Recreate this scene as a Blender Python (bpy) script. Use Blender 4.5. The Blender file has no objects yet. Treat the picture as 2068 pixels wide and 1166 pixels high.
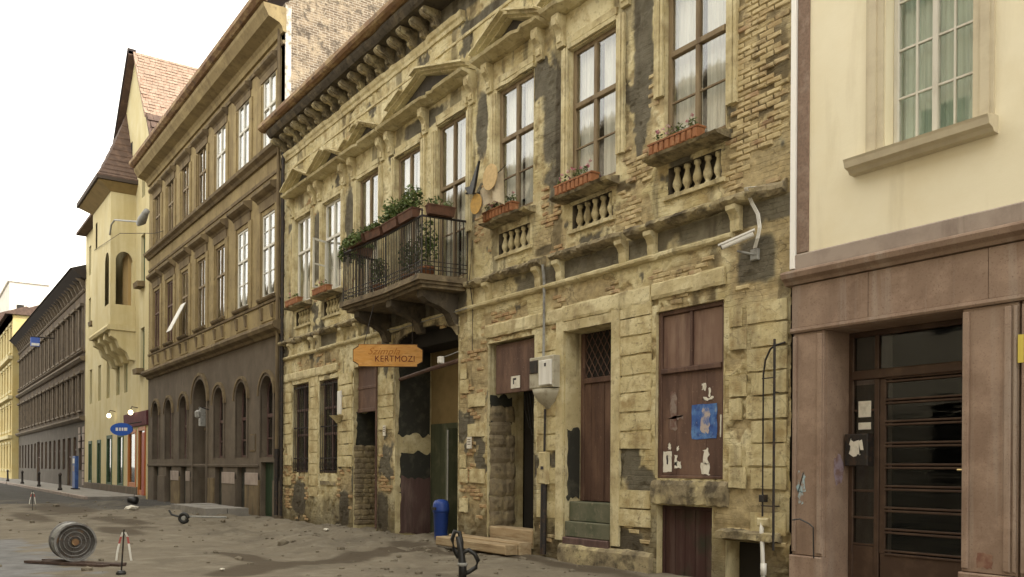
import bpy, bmesh, math, random
import numpy as np
from mathutils import Vector, Matrix

R = math.radians
random.seed(11)
rng = np.random.default_rng(11)
sc = bpy.context.scene
C = sc.collection

# ------------------------------------------------------------------ camera
cam = bpy.data.cameras.new('camera')
cam.sensor_width = 36.0
cam.lens = 36.0 * 1750 / 2068
cam.shift_y = (944.96 - 583.0) / 2068
cam.clip_start = 0.1
cam.clip_end = 2000
camo = bpy.data.objects.new('camera', cam)
C.objects.link(camo)
CAM = Vector((7.40, -9.75, 1.65))
camo.matrix_world = (Matrix.Translation(CAM) @ Matrix.Rotation(R(90 - 34.97), 4, 'Z')
                     @ Matrix.Rotation(R(90), 4, 'X') @ Matrix.Rotation(0.0065, 4, 'Z'))
sc.camera = camo

# ------------------------------------------------------------------ sky, sun, exposure
SUN_DIR = Vector((0.50, 0.68, 0.62)).normalized()          # from the scene towards the sun
EL = math.asin(SUN_DIR.z)
world = bpy.data.worlds.new('World')
sc.world = world
world.use_nodes = True
wn = world.node_tree
wn.nodes.clear()
sky = wn.nodes.new('ShaderNodeTexSky')
sky.sky_type = 'NISHITA'
sky.sun_disc = False
sky.sun_elevation = EL
sky.sun_rotation = math.atan2(SUN_DIR.x, SUN_DIR.y)
sky.dust_density = 4.0
sky.air_density = 1.3
hsv = wn.nodes.new('ShaderNodeHueSaturation')
hsv.inputs['Saturation'].default_value = 0.10
hsv.inputs['Value'].default_value = 1.0
veil = wn.nodes.new('ShaderNodeMixRGB')                     # thin white high cloud over the whole sky
veil.blend_type = 'MIX'
veil.inputs['Fac'].default_value = 0.55
veil.inputs['Color2'].default_value = (9.2, 8.7, 7.6, 1)
bg = wn.nodes.new('ShaderNodeBackground')
bg.inputs['Strength'].default_value = 0.15
wo = wn.nodes.new('ShaderNodeOutputWorld')
wn.links.new(sky.outputs[0], hsv.inputs['Color'])
wn.links.new(hsv.outputs[0], veil.inputs['Color1'])
wn.links.new(veil.outputs[0], bg.inputs['Color'])
wn.links.new(bg.outputs[0], wo.inputs['Surface'])

sun = bpy.data.lights.new('sun', 'SUN')
sun.energy = 2.0
sun.angle = R(0.6)
sun.color = (1.0, 0.93, 0.82)
suno = bpy.data.objects.new('sun', sun)
C.objects.link(suno)
suno.rotation_euler = (-SUN_DIR).to_track_quat('-Z', 'Y').to_euler()
suno.location = (10, 10, 40)

sc.view_settings.view_transform = 'Standard'
sc.view_settings.look = 'None'
sc.view_settings.exposure = 1.45
sc.view_settings.gamma = 1.0
sc.cycles.use_denoising = True
sc.cycles.max_bounces = 8
sc.cycles.transparent_max_bounces = 12

# ------------------------------------------------------------------ materials
def pmat(name, base, layers=(), rough=0.85, bump=((30, 0.25, 0.01),), metallic=0.0, spec=0.3,
         attrs=(), rand=None, emit=None, brick=None, courses=0.0, cracks=0.0):
    """layers: (colour, scale, lo, hi, (sx,sy,sz), strength); attrs: (colour, attribute, strength, noise scale)"""
    m = bpy.data.materials.new(name)
    m.use_nodes = True
    nt = m.node_tree
    N, L = nt.nodes, nt.links
    b = N['Principled BSDF']
    b.inputs['Roughness'].default_value = rough
    b.inputs['Metallic'].default_value = metallic
    b.inputs['Specular IOR Level'].default_value = spec
    geo = N.new('ShaderNodeNewGeometry')

    def noise(scale, stretch=(1, 1, 1), detail=6, ofs=0):
        mp = N.new('ShaderNodeMapping')
        mp.inputs['Scale'].default_value = stretch
        mp.inputs['Location'].default_value = (ofs, ofs * 1.7, ofs * .6)
        L.new(geo.outputs['Position'], mp.inputs['Vector'])
        n = N.new('ShaderNodeTexNoise')
        n.inputs['Scale'].default_value = scale
        n.inputs['Detail'].default_value = detail
        n.inputs['Roughness'].default_value = 0.62
        L.new(mp.outputs[0], n.inputs['Vector'])
        return n.outputs['Fac']

    def ramp(sock, lo, hi, k):
        r = N.new('ShaderNodeMapRange')
        r.inputs['From Min'].default_value = lo
        r.inputs['From Max'].default_value = hi
        r.inputs['To Max'].default_value = k
        L.new(sock, r.inputs['Value'])
        return r.outputs[0]

    def mix(fac, c1, c2):
        x = N.new('ShaderNodeMixRGB')
        if isinstance(fac, float):
            x.inputs['Fac'].default_value = fac
        else:
            L.new(fac, x.inputs['Fac'])
        for i, c in ((1, c1), (2, c2)):
            if isinstance(c, tuple):
                x.inputs[i].default_value = (*c[:3], 1)
            else:
                L.new(c, x.inputs[i])
        return x.outputs[0]

    col = tuple(base)
    if brick:
        c1, c2, mor, scale, ax_ = brick
        mp = N.new('ShaderNodeCombineXYZ')
        sp_ = N.new('ShaderNodeSeparateXYZ')
        L.new(geo.outputs['Position'], sp_.inputs[0])
        L.new(sp_.outputs[ax_], mp.inputs[0])
        L.new(sp_.outputs[2], mp.inputs[1])
        bt = N.new('ShaderNodeTexBrick')
        bt.inputs['Color1'].default_value = (*c1, 1)
        bt.inputs['Color2'].default_value = (*c2, 1)
        bt.inputs['Mortar'].default_value = (*mor, 1)
        bt.inputs['Scale'].default_value = scale
        bt.inputs['Mortar Size'].default_value = 0.012
        bt.inputs['Brick Width'].default_value = 0.27
        bt.inputs['Row Height'].default_value = 0.08
        L.new(mp.outputs[0], bt.inputs['Vector'])
        col = bt.outputs['Color']
    if rand:
        oi = N.new('ShaderNodeObjectInfo')
        cr = N.new('ShaderNodeValToRGB')
        els = cr.color_ramp.elements
        els[0].color = (*rand[0], 1)
        els[1].color = (*rand[-1], 1)
        for k, c in enumerate(rand[1:-1]):
            e = els.new((k + 1) / (len(rand) - 1))
            e.color = (*c, 1)
        L.new(oi.outputs['Random'], cr.inputs['Fac'])
        col = cr.outputs['Color']
    for k, (c, scale, lo, hi, st, s) in enumerate(layers):
        col = mix(ramp(noise(scale, st, 7, 3.1 * k), lo, hi, s), col, c)
    for c, an, s, nscale in attrs:
        a = N.new('ShaderNodeAttribute')
        a.attribute_name = an
        cc = c
        if nscale:
            dk = tuple(v * 0.55 for v in c)
            cc = mix(ramp(noise(nscale, (1, 1, 1), 6, 9.0), 0.35, 0.68, 1.0), dk, c)
        col = mix(ramp(a.outputs['Fac'], 0.0, 1.0, s), col, cc)
    if cracks:
        vo = N.new('ShaderNodeTexVoronoi')
        vo.feature = 'DISTANCE_TO_EDGE'
        vo.inputs['Scale'].default_value = 1.3
        wv = N.new('ShaderNodeTexNoise')
        wv.inputs['Scale'].default_value = 4.0
        wv.inputs['Detail'].default_value = 6
        L.new(geo.outputs['Position'], wv.inputs['Vector'])
        av = N.new('ShaderNodeMixRGB')
        av.blend_type = 'LINEAR_LIGHT'
        av.inputs['Fac'].default_value = 0.25
        L.new(geo.outputs['Position'], av.inputs[1])
        L.new(wv.outputs['Color'], av.inputs[2])
        L.new(av.outputs[0], vo.inputs['Vector'])
        mk = N.new('ShaderNodeMath')
        mk.operation = 'MULTIPLY'
        L.new(ramp(vo.outputs['Distance'], 0.016, 0.004, 1.0), mk.inputs[0])
        L.new(ramp(noise(.7, (1, 1, 1), 4, 23.0), 0.46, 0.54, cracks), mk.inputs[1])
        col = mix(mk.outputs[0], col, (0.06, 0.045, 0.03))
    if isinstance(col, tuple):
        b.inputs['Base Color'].default_value = (*col, 1)
    else:
        L.new(col, b.inputs['Base Color'])
    prev = None
    if courses:
        cx_ = N.new('ShaderNodeCombineXYZ')
        sp_ = N.new('ShaderNodeSeparateXYZ')
        L.new(geo.outputs['Position'], sp_.inputs[0])
        L.new(sp_.outputs[0], cx_.inputs[0])
        L.new(sp_.outputs[2], cx_.inputs[1])
        wob = N.new('ShaderNodeTexNoise')
        wob.inputs['Scale'].default_value = 3.0
        L.new(geo.outputs['Position'], wob.inputs['Vector'])
        ad = N.new('ShaderNodeMixRGB')
        ad.blend_type = 'LINEAR_LIGHT'
        ad.inputs['Fac'].default_value = 0.03
        L.new(cx_.outputs[0], ad.inputs[1])
        L.new(wob.outputs['Color'], ad.inputs[2])
        bt = N.new('ShaderNodeTexBrick')
        bt.inputs['Color1'].default_value = (1, 1, 1, 1)
        bt.inputs['Color2'].default_value = (.6, .6, .6, 1)
        bt.inputs['Mortar'].default_value = (0, 0, 0, 1)
        bt.inputs['Scale'].default_value = 1.0
        bt.inputs['Mortar Size'].default_value = 0.008
        bt.inputs['Mortar Smooth'].default_value = 0.6
        bt.inputs['Brick Width'].default_value = 0.26
        bt.inputs['Row Height'].default_value = 0.077
        L.new(ad.outputs[0], bt.inputs['Vector'])
        bp = N.new('ShaderNodeBump')
        bp.inputs['Distance'].default_value = 0.02
        L.new(bt.outputs['Color'], bp.inputs['Height'])
        L.new(ramp(noise(1.1, (1, 1, 1), 4, 14.0), 0.42, 0.58, courses), bp.inputs['Strength'])
        prev = bp.outputs[0]
    for k, (scale, strength, dist) in enumerate(bump):
        bp = N.new('ShaderNodeBump')
        bp.inputs['Strength'].default_value = strength
        bp.inputs['Distance'].default_value = dist
        L.new(noise(scale, (1, 1, 1), 5, 5.0 + k), bp.inputs['Height'])
        if prev:
            L.new(prev, bp.inputs['Normal'])
        prev = bp.outputs[0]
    if prev:
        L.new(prev, b.inputs['Normal'])
    if emit:
        b.inputs['Emission Color'].default_value = (*emit[0], 1)
        b.inputs['Emission Strength'].default_value = emit[1]
    return m

def glass_mat(name, tint=(0.97, 0.985, 0.98), refl=0.10):
    m = bpy.data.materials.new(name)
    m.use_nodes = True
    nt = m.node_tree
    N, L = nt.nodes, nt.links
    N.clear()
    o = N.new('ShaderNodeOutputMaterial')
    t = N.new('ShaderNodeBsdfTransparent')
    t.inputs[0].default_value = (*tint, 1)
    g = N.new('ShaderNodeBsdfGlossy')
    g.inputs['Roughness'].default_value = 0.03
    n = N.new('ShaderNodeTexNoise')
    n.inputs['Scale'].default_value = 1.6
    bp = N.new('ShaderNodeBump')
    bp.inputs['Strength'].default_value = 0.06
    bp.inputs['Distance'].default_value = 0.05
    L.new(n.outputs['Fac'], bp.inputs['Height'])
    L.new(bp.outputs[0], g.inputs['Normal'])
    lw = N.new('ShaderNodeLayerWeight')
    fr = N.new('ShaderNodeMath')
    fr.operation = 'POWER'
    fr.inputs[1].default_value = 4.0
    L.new(lw.outputs['Facing'], fr.inputs[0])
    mr = N.new('ShaderNodeMapRange')
    mr.inputs['From Min'].default_value = 0.0
    mr.inputs['From Max'].default_value = 1.0
    mr.inputs['To Min'].default_value = refl
    mr.inputs['To Max'].default_value = 1.0
    L.new(fr.outputs[0], mr.inputs['Value'])
    mx = N.new('ShaderNodeMixShader')
    L.new(mr.outputs[0], mx.inputs[0])
    L.new(t.outputs[0], mx.inputs[1])
    L.new(g.outputs[0], mx.inputs[2])
    L.new(mx.outputs[0], o.inputs['Surface'])
    return m

ONE = (1, 1, 1)
STREAK = (1.0, 1.0, 0.12)
PL = (0.525, 0.448, 0.243)
PALE = (0.68, 0.615, 0.395)
STAIN = (0.15, 0.105, 0.055)
M = {}
M['plaster'] = pmat('worn_plaster', PL, [
    (PALE, 0.9, 0.41, 0.58, ONE, 0.95), ((0.34, 0.25, 0.11), 2.3, 0.48, 0.68, ONE, 0.85),
    (STAIN, 1.3, 0.57, 0.78, STREAK, 0.65), ((0.30, 0.255, 0.17), 5.0, 0.55, 0.72, ONE, 0.7),
    ((0.20, 0.155, 0.085), 14, 0.58, 0.72, ONE, 0.7), ((0.70, 0.63, 0.42), 22, 0.58, 0.70, ONE, 0.6)],
    rough=0.92, bump=((9, 0.5, 0.03), (45, 0.6, 0.015)), spec=0.15, courses=.8, cracks=.45,
    attrs=(((0.50, 0.40, 0.225), 'loss', 0.85, 8.0), ((0.135, 0.123, 0.098), 'grey', 0.92, 4.0),
           ((0.075, 0.058, 0.038), 'dirt', 0.85, 6.0)))
M['trim'] = pmat('worn_trim', (0.515, 0.44, 0.25), [
    (PALE, 1.7, 0.42, 0.62, ONE, 0.9), ((0.34, 0.27, 0.15), 3.1, 0.47, 0.66, ONE, 0.8),
    ((0.15, 0.12, 0.075), 5.5, 0.56, 0.74, STREAK, 0.75), ((0.17, 0.14, 0.095), 16, 0.58, 0.72, ONE, 0.7)],
    rough=0.92, bump=((14, 0.5, 0.025), (60, 0.45, 0.01)), spec=0.15)
M['ledge'] = pmat('sooty_ledge', (0.28, 0.235, 0.15), [
    ((0.50, 0.43, 0.25), 2.2, 0.47, 0.64, ONE, 0.9), ((0.075, 0.062, 0.045), 3.3, 0.47, 0.64, ONE, 0.9),
    ((0.09, 0.08, 0.06), 13, 0.55, 0.70, ONE, 0.8)],
    rough=0.95, bump=((11, 0.6, 0.03), (50, 0.5, 0.012)), spec=0.12)
M['block'] = pmat('plaster_block', (0.56, 0.485, 0.275), [
    ((0.68, 0.61, 0.385), 1.9, 0.45, 0.62, ONE, 0.8), ((0.36, 0.27, 0.13), 2.9, 0.47, 0.66, ONE, 0.9),
    ((0.14, 0.10, 0.06), 2.6, 0.54, 0.72, STREAK, 0.7), ((0.26, 0.20, 0.12), 17, 0.57, 0.70, ONE, 0.8), ((0.16, 0.12, 0.07), 6, 0.60, 0.74, (1, 1, 3), 0.75)],
    rough=0.92, bump=((11, 0.6, 0.025), (55, 0.6, 0.012)), spec=0.15, cracks=.3)
M['brick'] = pmat('old_brick', (0.4, 0.28, 0.15), [
    ((0.58, 0.49, 0.29), 3.5, 0.42, 0.58, ONE, 0.85), ((0.14, 0.10, 0.065), 5.0, 0.52, 0.70, ONE, 0.8)],
    rough=0.95, bump=((40, 0.6, 0.01),), spec=0.1,
    rand=[(0.34, 0.255, 0.145), (0.46, 0.37, 0.205), (0.40, 0.30, 0.165), (0.52, 0.43, 0.245), (0.36, 0.235, 0.145)])
M['shadeledge'] = pmat('shade_dark_ledge', (0.085, 0.072, 0.055), [((0.17, 0.14, 0.095), 2.5, 0.47, 0.64, ONE, 0.8), ((0.04, 0.034, 0.028), 6, 0.5, 0.68, ONE, 0.8)], rough=0.95, bump=((12, 0.5, 0.02),), spec=0.12)  # dark colour standing in for shade in niches, cornice soffit and balcony brackets
M['stone'] = pmat('rubble_stone', (0.22, 0.18, 0.12), [
    ((0.36, 0.30, 0.18), 4, 0.45, 0.62, ONE, 0.8), ((0.08, 0.065, 0.045), 6, 0.52, 0.68, ONE, 0.8)],
    rough=0.95, bump=((18, 0.6, 0.02),), spec=0.1)
M['woodbrown'] = pmat('brown_window_wood', (0.22, 0.165, 0.095), [
    ((0.12, 0.08, 0.045), 6, 0.45, 0.68, (1, 1, .2), 0.9), ((0.36, 0.28, 0.16), 9, 0.55, 0.7, (1, 1, .2), 0.6)],
    rough=0.7, bump=((60, 0.3, 0.004),))
M['woodwhite'] = pmat('white_window_wood', (0.62, 0.60, 0.53), [
    ((0.40, 0.37, 0.30), 5, 0.5, 0.72, (1, 1, .3), 0.6)], rough=0.6, bump=((60, 0.2, 0.004),))
M['curtain'] = pmat('net_curtain', (0.80, 0.77, 0.69), [
    ((0.50, 0.48, 0.43), 9, 0.44, 0.66, (2.2, 1, .06), 0.75)], rough=0.9, bump=((14, 0.3, 0.02),))
M['curtain_beige'] = pmat('beige_curtain', (0.62, 0.58, 0.47), [((0.38, 0.35, 0.28), 9, 0.42, 0.66, (2.2, 1, .06), 0.8)], rough=0.9)
M['curtain_grey'] = pmat('grey_curtain', (0.50, 0.50, 0.47), [((0.24, 0.24, 0.23), 7, 0.42, 0.62, (2.2, 1, .08), 0.85)], rough=0.9)
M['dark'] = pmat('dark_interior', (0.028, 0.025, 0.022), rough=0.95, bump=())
M['glass'] = glass_mat('window_glass')
M['glassdark'] = glass_mat('old_window_glass', (0.62, 0.66, 0.65), 0.035)
M['door'] = pmat('oxblood_paint', (0.105, 0.060, 0.044), [
    ((0.19, 0.115, 0.08), 3, 0.46, 0.66, (1, 1, .35), 0.8), ((0.055, 0.028, 0.022), 5, 0.5, 0.7, STREAK, 0.8),
    ((0.28, 0.21, 0.15), 21, 0.62, 0.72, ONE, 0.7)], rough=0.65, bump=((30, 0.35, 0.006), (90, 0.2, 0.003)))
M['doormauve'] = pmat('mauve_brown_paint', (0.105, 0.062, 0.055), [
    ((0.17, 0.12, 0.10), 4, 0.46, 0.66, (1, 1, .35), 0.8), ((0.05, 0.033, 0.03), 6, 0.5, 0.7, STREAK, 0.8)],
    rough=0.7, bump=((30, 0.3, 0.006),))
M['rust'] = pmat('rusty_sheet', (0.20, 0.115, 0.058), [
    ((0.36, 0.26, 0.13), 1.6, 0.45, 0.62, (1, 3, 3), 0.9), ((0.10, 0.06, 0.04), 3.5, 0.5, 0.68, ONE, 0.9)],
    rough=0.75, bump=((25, 0.3, 0.008),), metallic=0.1)
M['iron'] = pmat('black_iron', (0.035, 0.032, 0.03), [((0.10, 0.06, 0.04), 12, 0.5, 0.68, ONE, 0.7)],
                 rough=0.6, bump=((60, 0.2, 0.003),), metallic=0.3)
M['greypaint'] = pmat('grey_painted_steel', (0.30, 0.30, 0.28), [((0.12, 0.11, 0.10), 6, 0.5, 0.68, ONE, 0.8)],
                      rough=0.55, bump=((50, 0.2, 0.003),))
M['whitepaint'] = pmat('white_paint', (0.72, 0.71, 0.66), [((0.45, 0.43, 0.37), 5, 0.5, 0.7, STREAK, 0.6)],
                       rough=0.6, bump=((60, 0.15, 0.003),))
M['paper'] = pmat('weathered_paper', (0.70, 0.67, 0.58), [((0.42, 0.38, 0.30), 9, 0.5, 0.7, ONE, 0.7)],
                  rough=0.9, bump=((30, 0.3, 0.004),))
M['ink'] = pmat('dark_ink', (0.05, 0.045, 0.05), rough=0.8, bump=())
M['terracotta'] = pmat('terracotta', (0.31, 0.135, 0.06), [
    ((0.19, 0.08, 0.04), 7, 0.45, 0.66, ONE, 0.8), ((0.42, 0.25, 0.13), 11, 0.55, 0.7, ONE, 0.6)],
    rough=0.85, bump=((40, 0.3, 0.005),))
M['darkpot'] = pmat('brown_planter', (0.13, 0.065, 0.04), [((0.06, 0.035, 0.025), 6, 0.45, 0.68, ONE, 0.8)],
                    rough=0.85, bump=((40, 0.3, 0.005),))
M['leaf'] = pmat('green_leaves', (0.075, 0.115, 0.030), [
    ((0.17, 0.20, 0.06), 9, 0.45, 0.62, ONE, 0.85), ((0.03, 0.055, 0.018), 5, 0.5, 0.66, ONE, 0.8)], rough=0.6, bump=())
M['stem'] = pmat('plant_stem', (0.10, 0.085, 0.04), rough=0.8, bump=())
M['soil'] = pmat('potting_soil', (0.05, 0.035, 0.025), rough=0.95, bump=((60, 0.5, 0.01),))
M['petal'] = pmat('pink_petals', (0.55, 0.20, 0.26), [((0.68, 0.60, 0.58), 14, 0.45, 0.6, ONE, 0.8)], rough=0.7, bump=())
M['black'] = pmat('black_rubber', (0.014, 0.014, 0.014), [((0.05, 0.047, 0.04), 9, 0.55, 0.7, ONE, 0.7)],
                  rough=0.45, bump=((40, 0.2, 0.004),), spec=0.5)

# ------------------------------------------------------------------ mesh building
class MB:
    def __init__(self):
        self.v, self.f = [], []

    def add(self, vs, fs):
        n = len(self.v)
        self.v += [tuple(p) for p in vs]
        self.f += [tuple(i + n for i in f) for f in fs]
        return self

    def quad(self, a, b, c, d):
        return self.add((a, b, c, d), ((0, 1, 2, 3),))

    def box(self, x0, x1, y0, y1, z0, z1):
        return self.add([(x0, y0, z0), (x1, y0, z0), (x1, y1, z0), (x0, y1, z0),
                         (x0, y0, z1), (x1, y0, z1), (x1, y1, z1), (x0, y1, z1)],
                        [(0, 3, 2, 1), (4, 5, 6, 7), (0, 1, 5, 4), (1, 2, 6, 5), (2, 3, 7, 6), (3, 0, 4, 7)])

    def bev(self, x0, x1, y0, y1, z0, z1, b=0.01):
        """box with chamfered front (-Y) edges"""
        return self.add([(x0, y1, z0), (x1, y1, z0), (x1, y1, z1), (x0, y1, z1),
                         (x0, y0 + b, z0), (x1, y0 + b, z0), (x1, y0 + b, z1), (x0, y0 + b, z1),
                         (x0 + b, y0, z0 + b), (x1 - b, y0, z0 + b), (x1 - b, y0, z1 - b), (x0 + b, y0, z1 - b)],
                        [(0, 3, 2, 1), (0, 1, 5, 4), (1, 2, 6, 5), (2, 3, 7, 6), (3, 0, 4, 7),
                         (4, 5, 9, 8), (5, 6, 10, 9), (6, 7, 11, 10), (7, 4, 8, 11), (8, 9, 10, 11)])

    def prof(self, pts, x0, x1, step=None, amp=0.0, chip=0.0, y0=0.0):
        """profile of (y, z) pushed along X; step/amp/chip wear it"""
        n = max(1, int(round((x1 - x0) / step))) if step else 1
        k = len(pts)
        vs, fs = [], []
        ch = 0.0
        for i in range(n + 1):
            x = x0 + (x1 - x0) * i / n
            if chip and random.random() < 0.12:
                ch = random.random() * chip
            elif random.random() < 0.3:
                ch = 0.0
            for (y, z) in pts:
                yy = y0 + (y - y0) * (1 - ch) if y < y0 - 0.012 else y
                vs.append((x + (random.uniform(-1, 1) * amp if 0 < i < n else 0),
                           yy + random.uniform(-1, 1) * amp * (y < y0 - 0.012), z + random.uniform(-1, 1) * amp))
        for i in range(n):
            for j in range(k):
                a, b = i * k + j, i * k + (j + 1) % k
                fs.append((a, b, b + k, a + k))
        fs.append(tuple(range(k)))
        fs.append(tuple(n * k + j for j in reversed(range(k))))
        return self.add(vs, fs)

    def profy(self, pts, y0, y1):
        """profile of (x, z) pushed along Y"""
        k = len(pts)
        vs = [(x, y0, z) for x, z in pts] + [(x, y1, z) for x, z in pts]
        fs = [(j, (j + 1) % k, (j + 1) % k + k, j + k) for j in range(k)]
        fs += [tuple(reversed(range(k))), tuple(range(k, 2 * k))]
        return self.add(vs, fs)

    def rake(self, xa, za, xb, zb, h, y0, y1):
        """sloping bar in a facade plane, lower edge from a to b"""
        return self.profy([(xa, za), (xb, zb), (xb, zb + h), (xa, za + h)], y0, y1)

    def tube(self, pts, r, n=8, close=False):
        pts = [Vector(p) for p in pts]
        rings = []
        m = len(pts)
        for i, p in enumerate(pts):
            a = pts[i - 1] if i else (pts[-1] if close else p)
            b = pts[(i + 1) % m] if (i < m - 1 or close) else p
            t = (b - a).normalized()
            u = t.cross(Vector((0, 0, 1)))
            if u.length < 1e-3:
                u = t.cross(Vector((0, 1, 0)))
            u.normalize()
            w = t.cross(u)
            rr = r[i] if isinstance(r, (list, tuple)) else r
            rings.append([tuple(p + (u * math.cos(2 * math.pi * k / n) + w * math.sin(2 * math.pi * k / n)) * rr) for k in range(n)])
        vs = [q for rg in rings for q in rg]
        fs = []
        for i in range(m if close else m - 1):
            j = (i + 1) % m
            for k in range(n):
                fs.append((i * n + k, i * n + (k + 1) % n, j * n + (k + 1) % n, j * n + k))
        if not close:
            fs.append(tuple(reversed(range(n))))
            fs.append(tuple((m - 1) * n + k for k in range(n)))
        return self.add(vs, fs)

    def lathe(self, prof, c=(0, 0, 0), n=12):
        vs, fs = [], []
        for r, z in prof:
            for k in range(n):
                a = 2 * math.pi * k / n
                vs.append((c[0] + r * math.cos(a), c[1] + r * math.sin(a), c[2] + z))
        for i in range(len(prof) - 1):
            for k in range(n):
                fs.append((i * n + k, i * n + (k + 1) % n, (i + 1) * n + (k + 1) % n, (i + 1) * n + k))
        fs.append(tuple(reversed(range(n))))
        fs.append(tuple((len(prof) - 1) * n + k for k in range(n)))
        return self.add(vs, fs)

    def leaves(self, c, rad, n, size, droop=0.0):
        for _ in range(n):
            d = Vector((random.gauss(0, 1), random.gauss(0, 1), random.gauss(0, 1))).normalized() * random.random() ** 0.45
            p = Vector((c[0] + d.x * rad[0], c[1] + d.y * rad[1], c[2] + d.z * rad[2] - droop * abs(d.y)))
            a = Vector((random.gauss(0, 1), random.gauss(0, 1), random.gauss(0, .6))).normalized()
            b = a.cross(Vector((random.gauss(0, 1), random.gauss(0, 1), random.gauss(0, 1)))).normalized()
            s = size * random.uniform(.6, 1.4)
            self.add([p - a * s, p + b * s * .4 , p + a * s, p - b * s * .4], ((0, 1, 2, 3),))
        return self

    def build(self, name, mat, parent=None, smooth=False, **props):
        v = np.array(self.v, dtype=float)
        lo, hi = v.min(0), v.max(0)
        ctr = Vector(((lo[0] + hi[0]) / 2, (lo[1] + hi[1]) / 2, lo[2]))
        me = bpy.data.meshes.new(name)
        me.from_pydata([tuple(p) for p in (v - np.array(ctr))], [], self.f)
        bm = bmesh.new()
        bm.from_mesh(me)
        bmesh.ops.recalc_face_normals(bm, faces=bm.faces)
        bm.to_mesh(me)
        bm.free()
        if smooth:
            me.shade_smooth()
        me.materials.append(mat)
        return put(name, me, ctr, parent, **props)

WLOC = {}
def put(name, me, loc, parent=None, rot=None, scale=None, **props):
    o = bpy.data.objects.new(name, me)
    C.objects.link(o)
    loc = Vector(loc)
    WLOC[o] = loc
    if parent is not None:
        o.parent = parent
        o.location = loc - WLOC[parent]
    else:
        o.location = loc
    if rot:
        o.rotation_euler = rot
    if scale:
        o.scale = scale
    for k, val in props.items():
        o[k] = val
    return o

def thing(name, label, cat, loc, group=None):
    o = put(name, None, loc, label=label, category=cat)
    o.empty_display_size = 0.2
    if group:
        o['group'] = group
    return o

def shared(mb, name, mat, smooth=False):
    """mesh in its own local coordinates, for pieces that repeat"""
    me = bpy.data.meshes.new(name)
    me.from_pydata(mb.v, [], mb.f)
    bm = bmesh.new()
    bm.from_mesh(me)
    bmesh.ops.recalc_face_normals(bm, faces=bm.faces)
    bm.to_mesh(me)
    bm.free()
    if smooth:
        me.shade_smooth()
    me.materials.append(mat)
    return me

# value noise on numpy grids
TAB = rng.random((256, 256))
def vnoise(x, z):
    xi, zi = np.floor(x).astype(int), np.floor(z).astype(int)
    fx, fz = x - xi, z - zi
    fx, fz = fx * fx * (3 - 2 * fx), fz * fz * (3 - 2 * fz)
    a = TAB[xi % 256, zi % 256]; b = TAB[(xi + 1) % 256, zi % 256]
    c = TAB[xi % 256, (zi + 1) % 256]; d = TAB[(xi + 1) % 256, (zi + 1) % 256]
    return (a * (1 - fx) + b * fx) * (1 - fz) + (c * (1 - fx) + d * fx) * fz
def fbm(x, z, s, o=5, seed=0):
    t, amp, tot = 0, 1, 0
    for k in range(o):
        t = t + amp * vnoise(x * s + 17.3 * k + seed * 31.7, z * s + 9.1 * k + seed * 11.9)
        tot += amp
        amp *= .55
        s *= 2.07
    return t / tot
def sstep(a, b, x):
    t = np.clip((x - a) / (b - a), 0, 1)
    return t * t * (3 - 2 * t)

def lines(lo, hi, step, keys):
    base = list(np.linspace(lo, hi, max(2, int(round((hi - lo) / step)) + 1)))
    ks = sorted({round(k, 4) for k in keys if lo < k < hi} | {lo, hi})
    out = [b for b in base if all(abs(b - k) > step * 0.4 for k in ks)] + ks
    return np.array(sorted(out))

def sheet(x0, x1, z0, z1, ops, y=0.0, arch=()):
    """coarse wall sheet with rectangular openings (x0,x1,z0,z1) and arched ones (x0,x1,z0,zspring,ztop)"""
    mb = MB()
    rects = [o[:4] for o in ops] + [(a[0], a[1], a[2], a[4]) for a in arch]
    xs = sorted({x0, x1} | {r[0] for r in rects} | {r[1] for r in rects})
    zs = sorted({z0, z1} | {max(z0, r[2]) for r in rects} | {r[3] for r in rects})
    for i in range(len(xs) - 1):
        for j in range(len(zs) - 1):
            cx, cz = (xs[i] + xs[i + 1]) / 2, (zs[j] + zs[j + 1]) / 2
            if any(r[0] < cx < r[1] and r[2] < cz < r[3] for r in rects):
                continue
            mb.quad((xs[i], y, zs[j]), (xs[i + 1], y, zs[j]), (xs[i + 1], y, zs[j + 1]), (xs[i], y, zs[j + 1]))
    for (ax0, ax1, az0, sp, top) in arch:
        pts = arc_pts(ax0, ax1, sp, top)
        for p, q in zip(pts[:-1], pts[1:]):
            mb.quad((p[0], y, p[1]), (q[0], y, q[1]), (q[0], y, top), (p[0], y, top))
    return mb

def arc_pts(x0, x1, sp, top, n=14):
    c, r, h = (x0 + x1) / 2, (x1 - x0) / 2, top - sp
    return [(c - r * math.cos(math.pi * k / n), sp + h * math.sin(math.pi * k / n)) for k in range(n + 1)]

def reveal(mb, x0, x1, z0, z1, y0, y1, sp=None, sides='LRTB'):
    if 'L' in sides: mb.quad((x0, y0, z0), (x0, y1, z0), (x0, y1, sp or z1), (x0, y0, sp or z1))
    if 'R' in sides: mb.quad((x1, y0, z0), (x1, y1, z0), (x1, y1, sp or z1), (x1, y0, sp or z1))
    if 'B' in sides: mb.quad((x0, y0, z0), (x1, y0, z0), (x1, y1, z0), (x0, y1, z0))
    if 'T' in sides:
        if sp:
            pts = arc_pts(x0, x1, sp, z1)
            for p, q in zip(pts[:-1], pts[1:]):
                mb.quad((p[0], y0, p[1]), (q[0], y0, q[1]), (q[0], y1, q[1]), (p[0], y1, p[1]))
        else:
            mb.quad((x0, y0, z1), (x1, y0, z1), (x1, y1, z1), (x0, y1, z1))
    return mb

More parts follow.
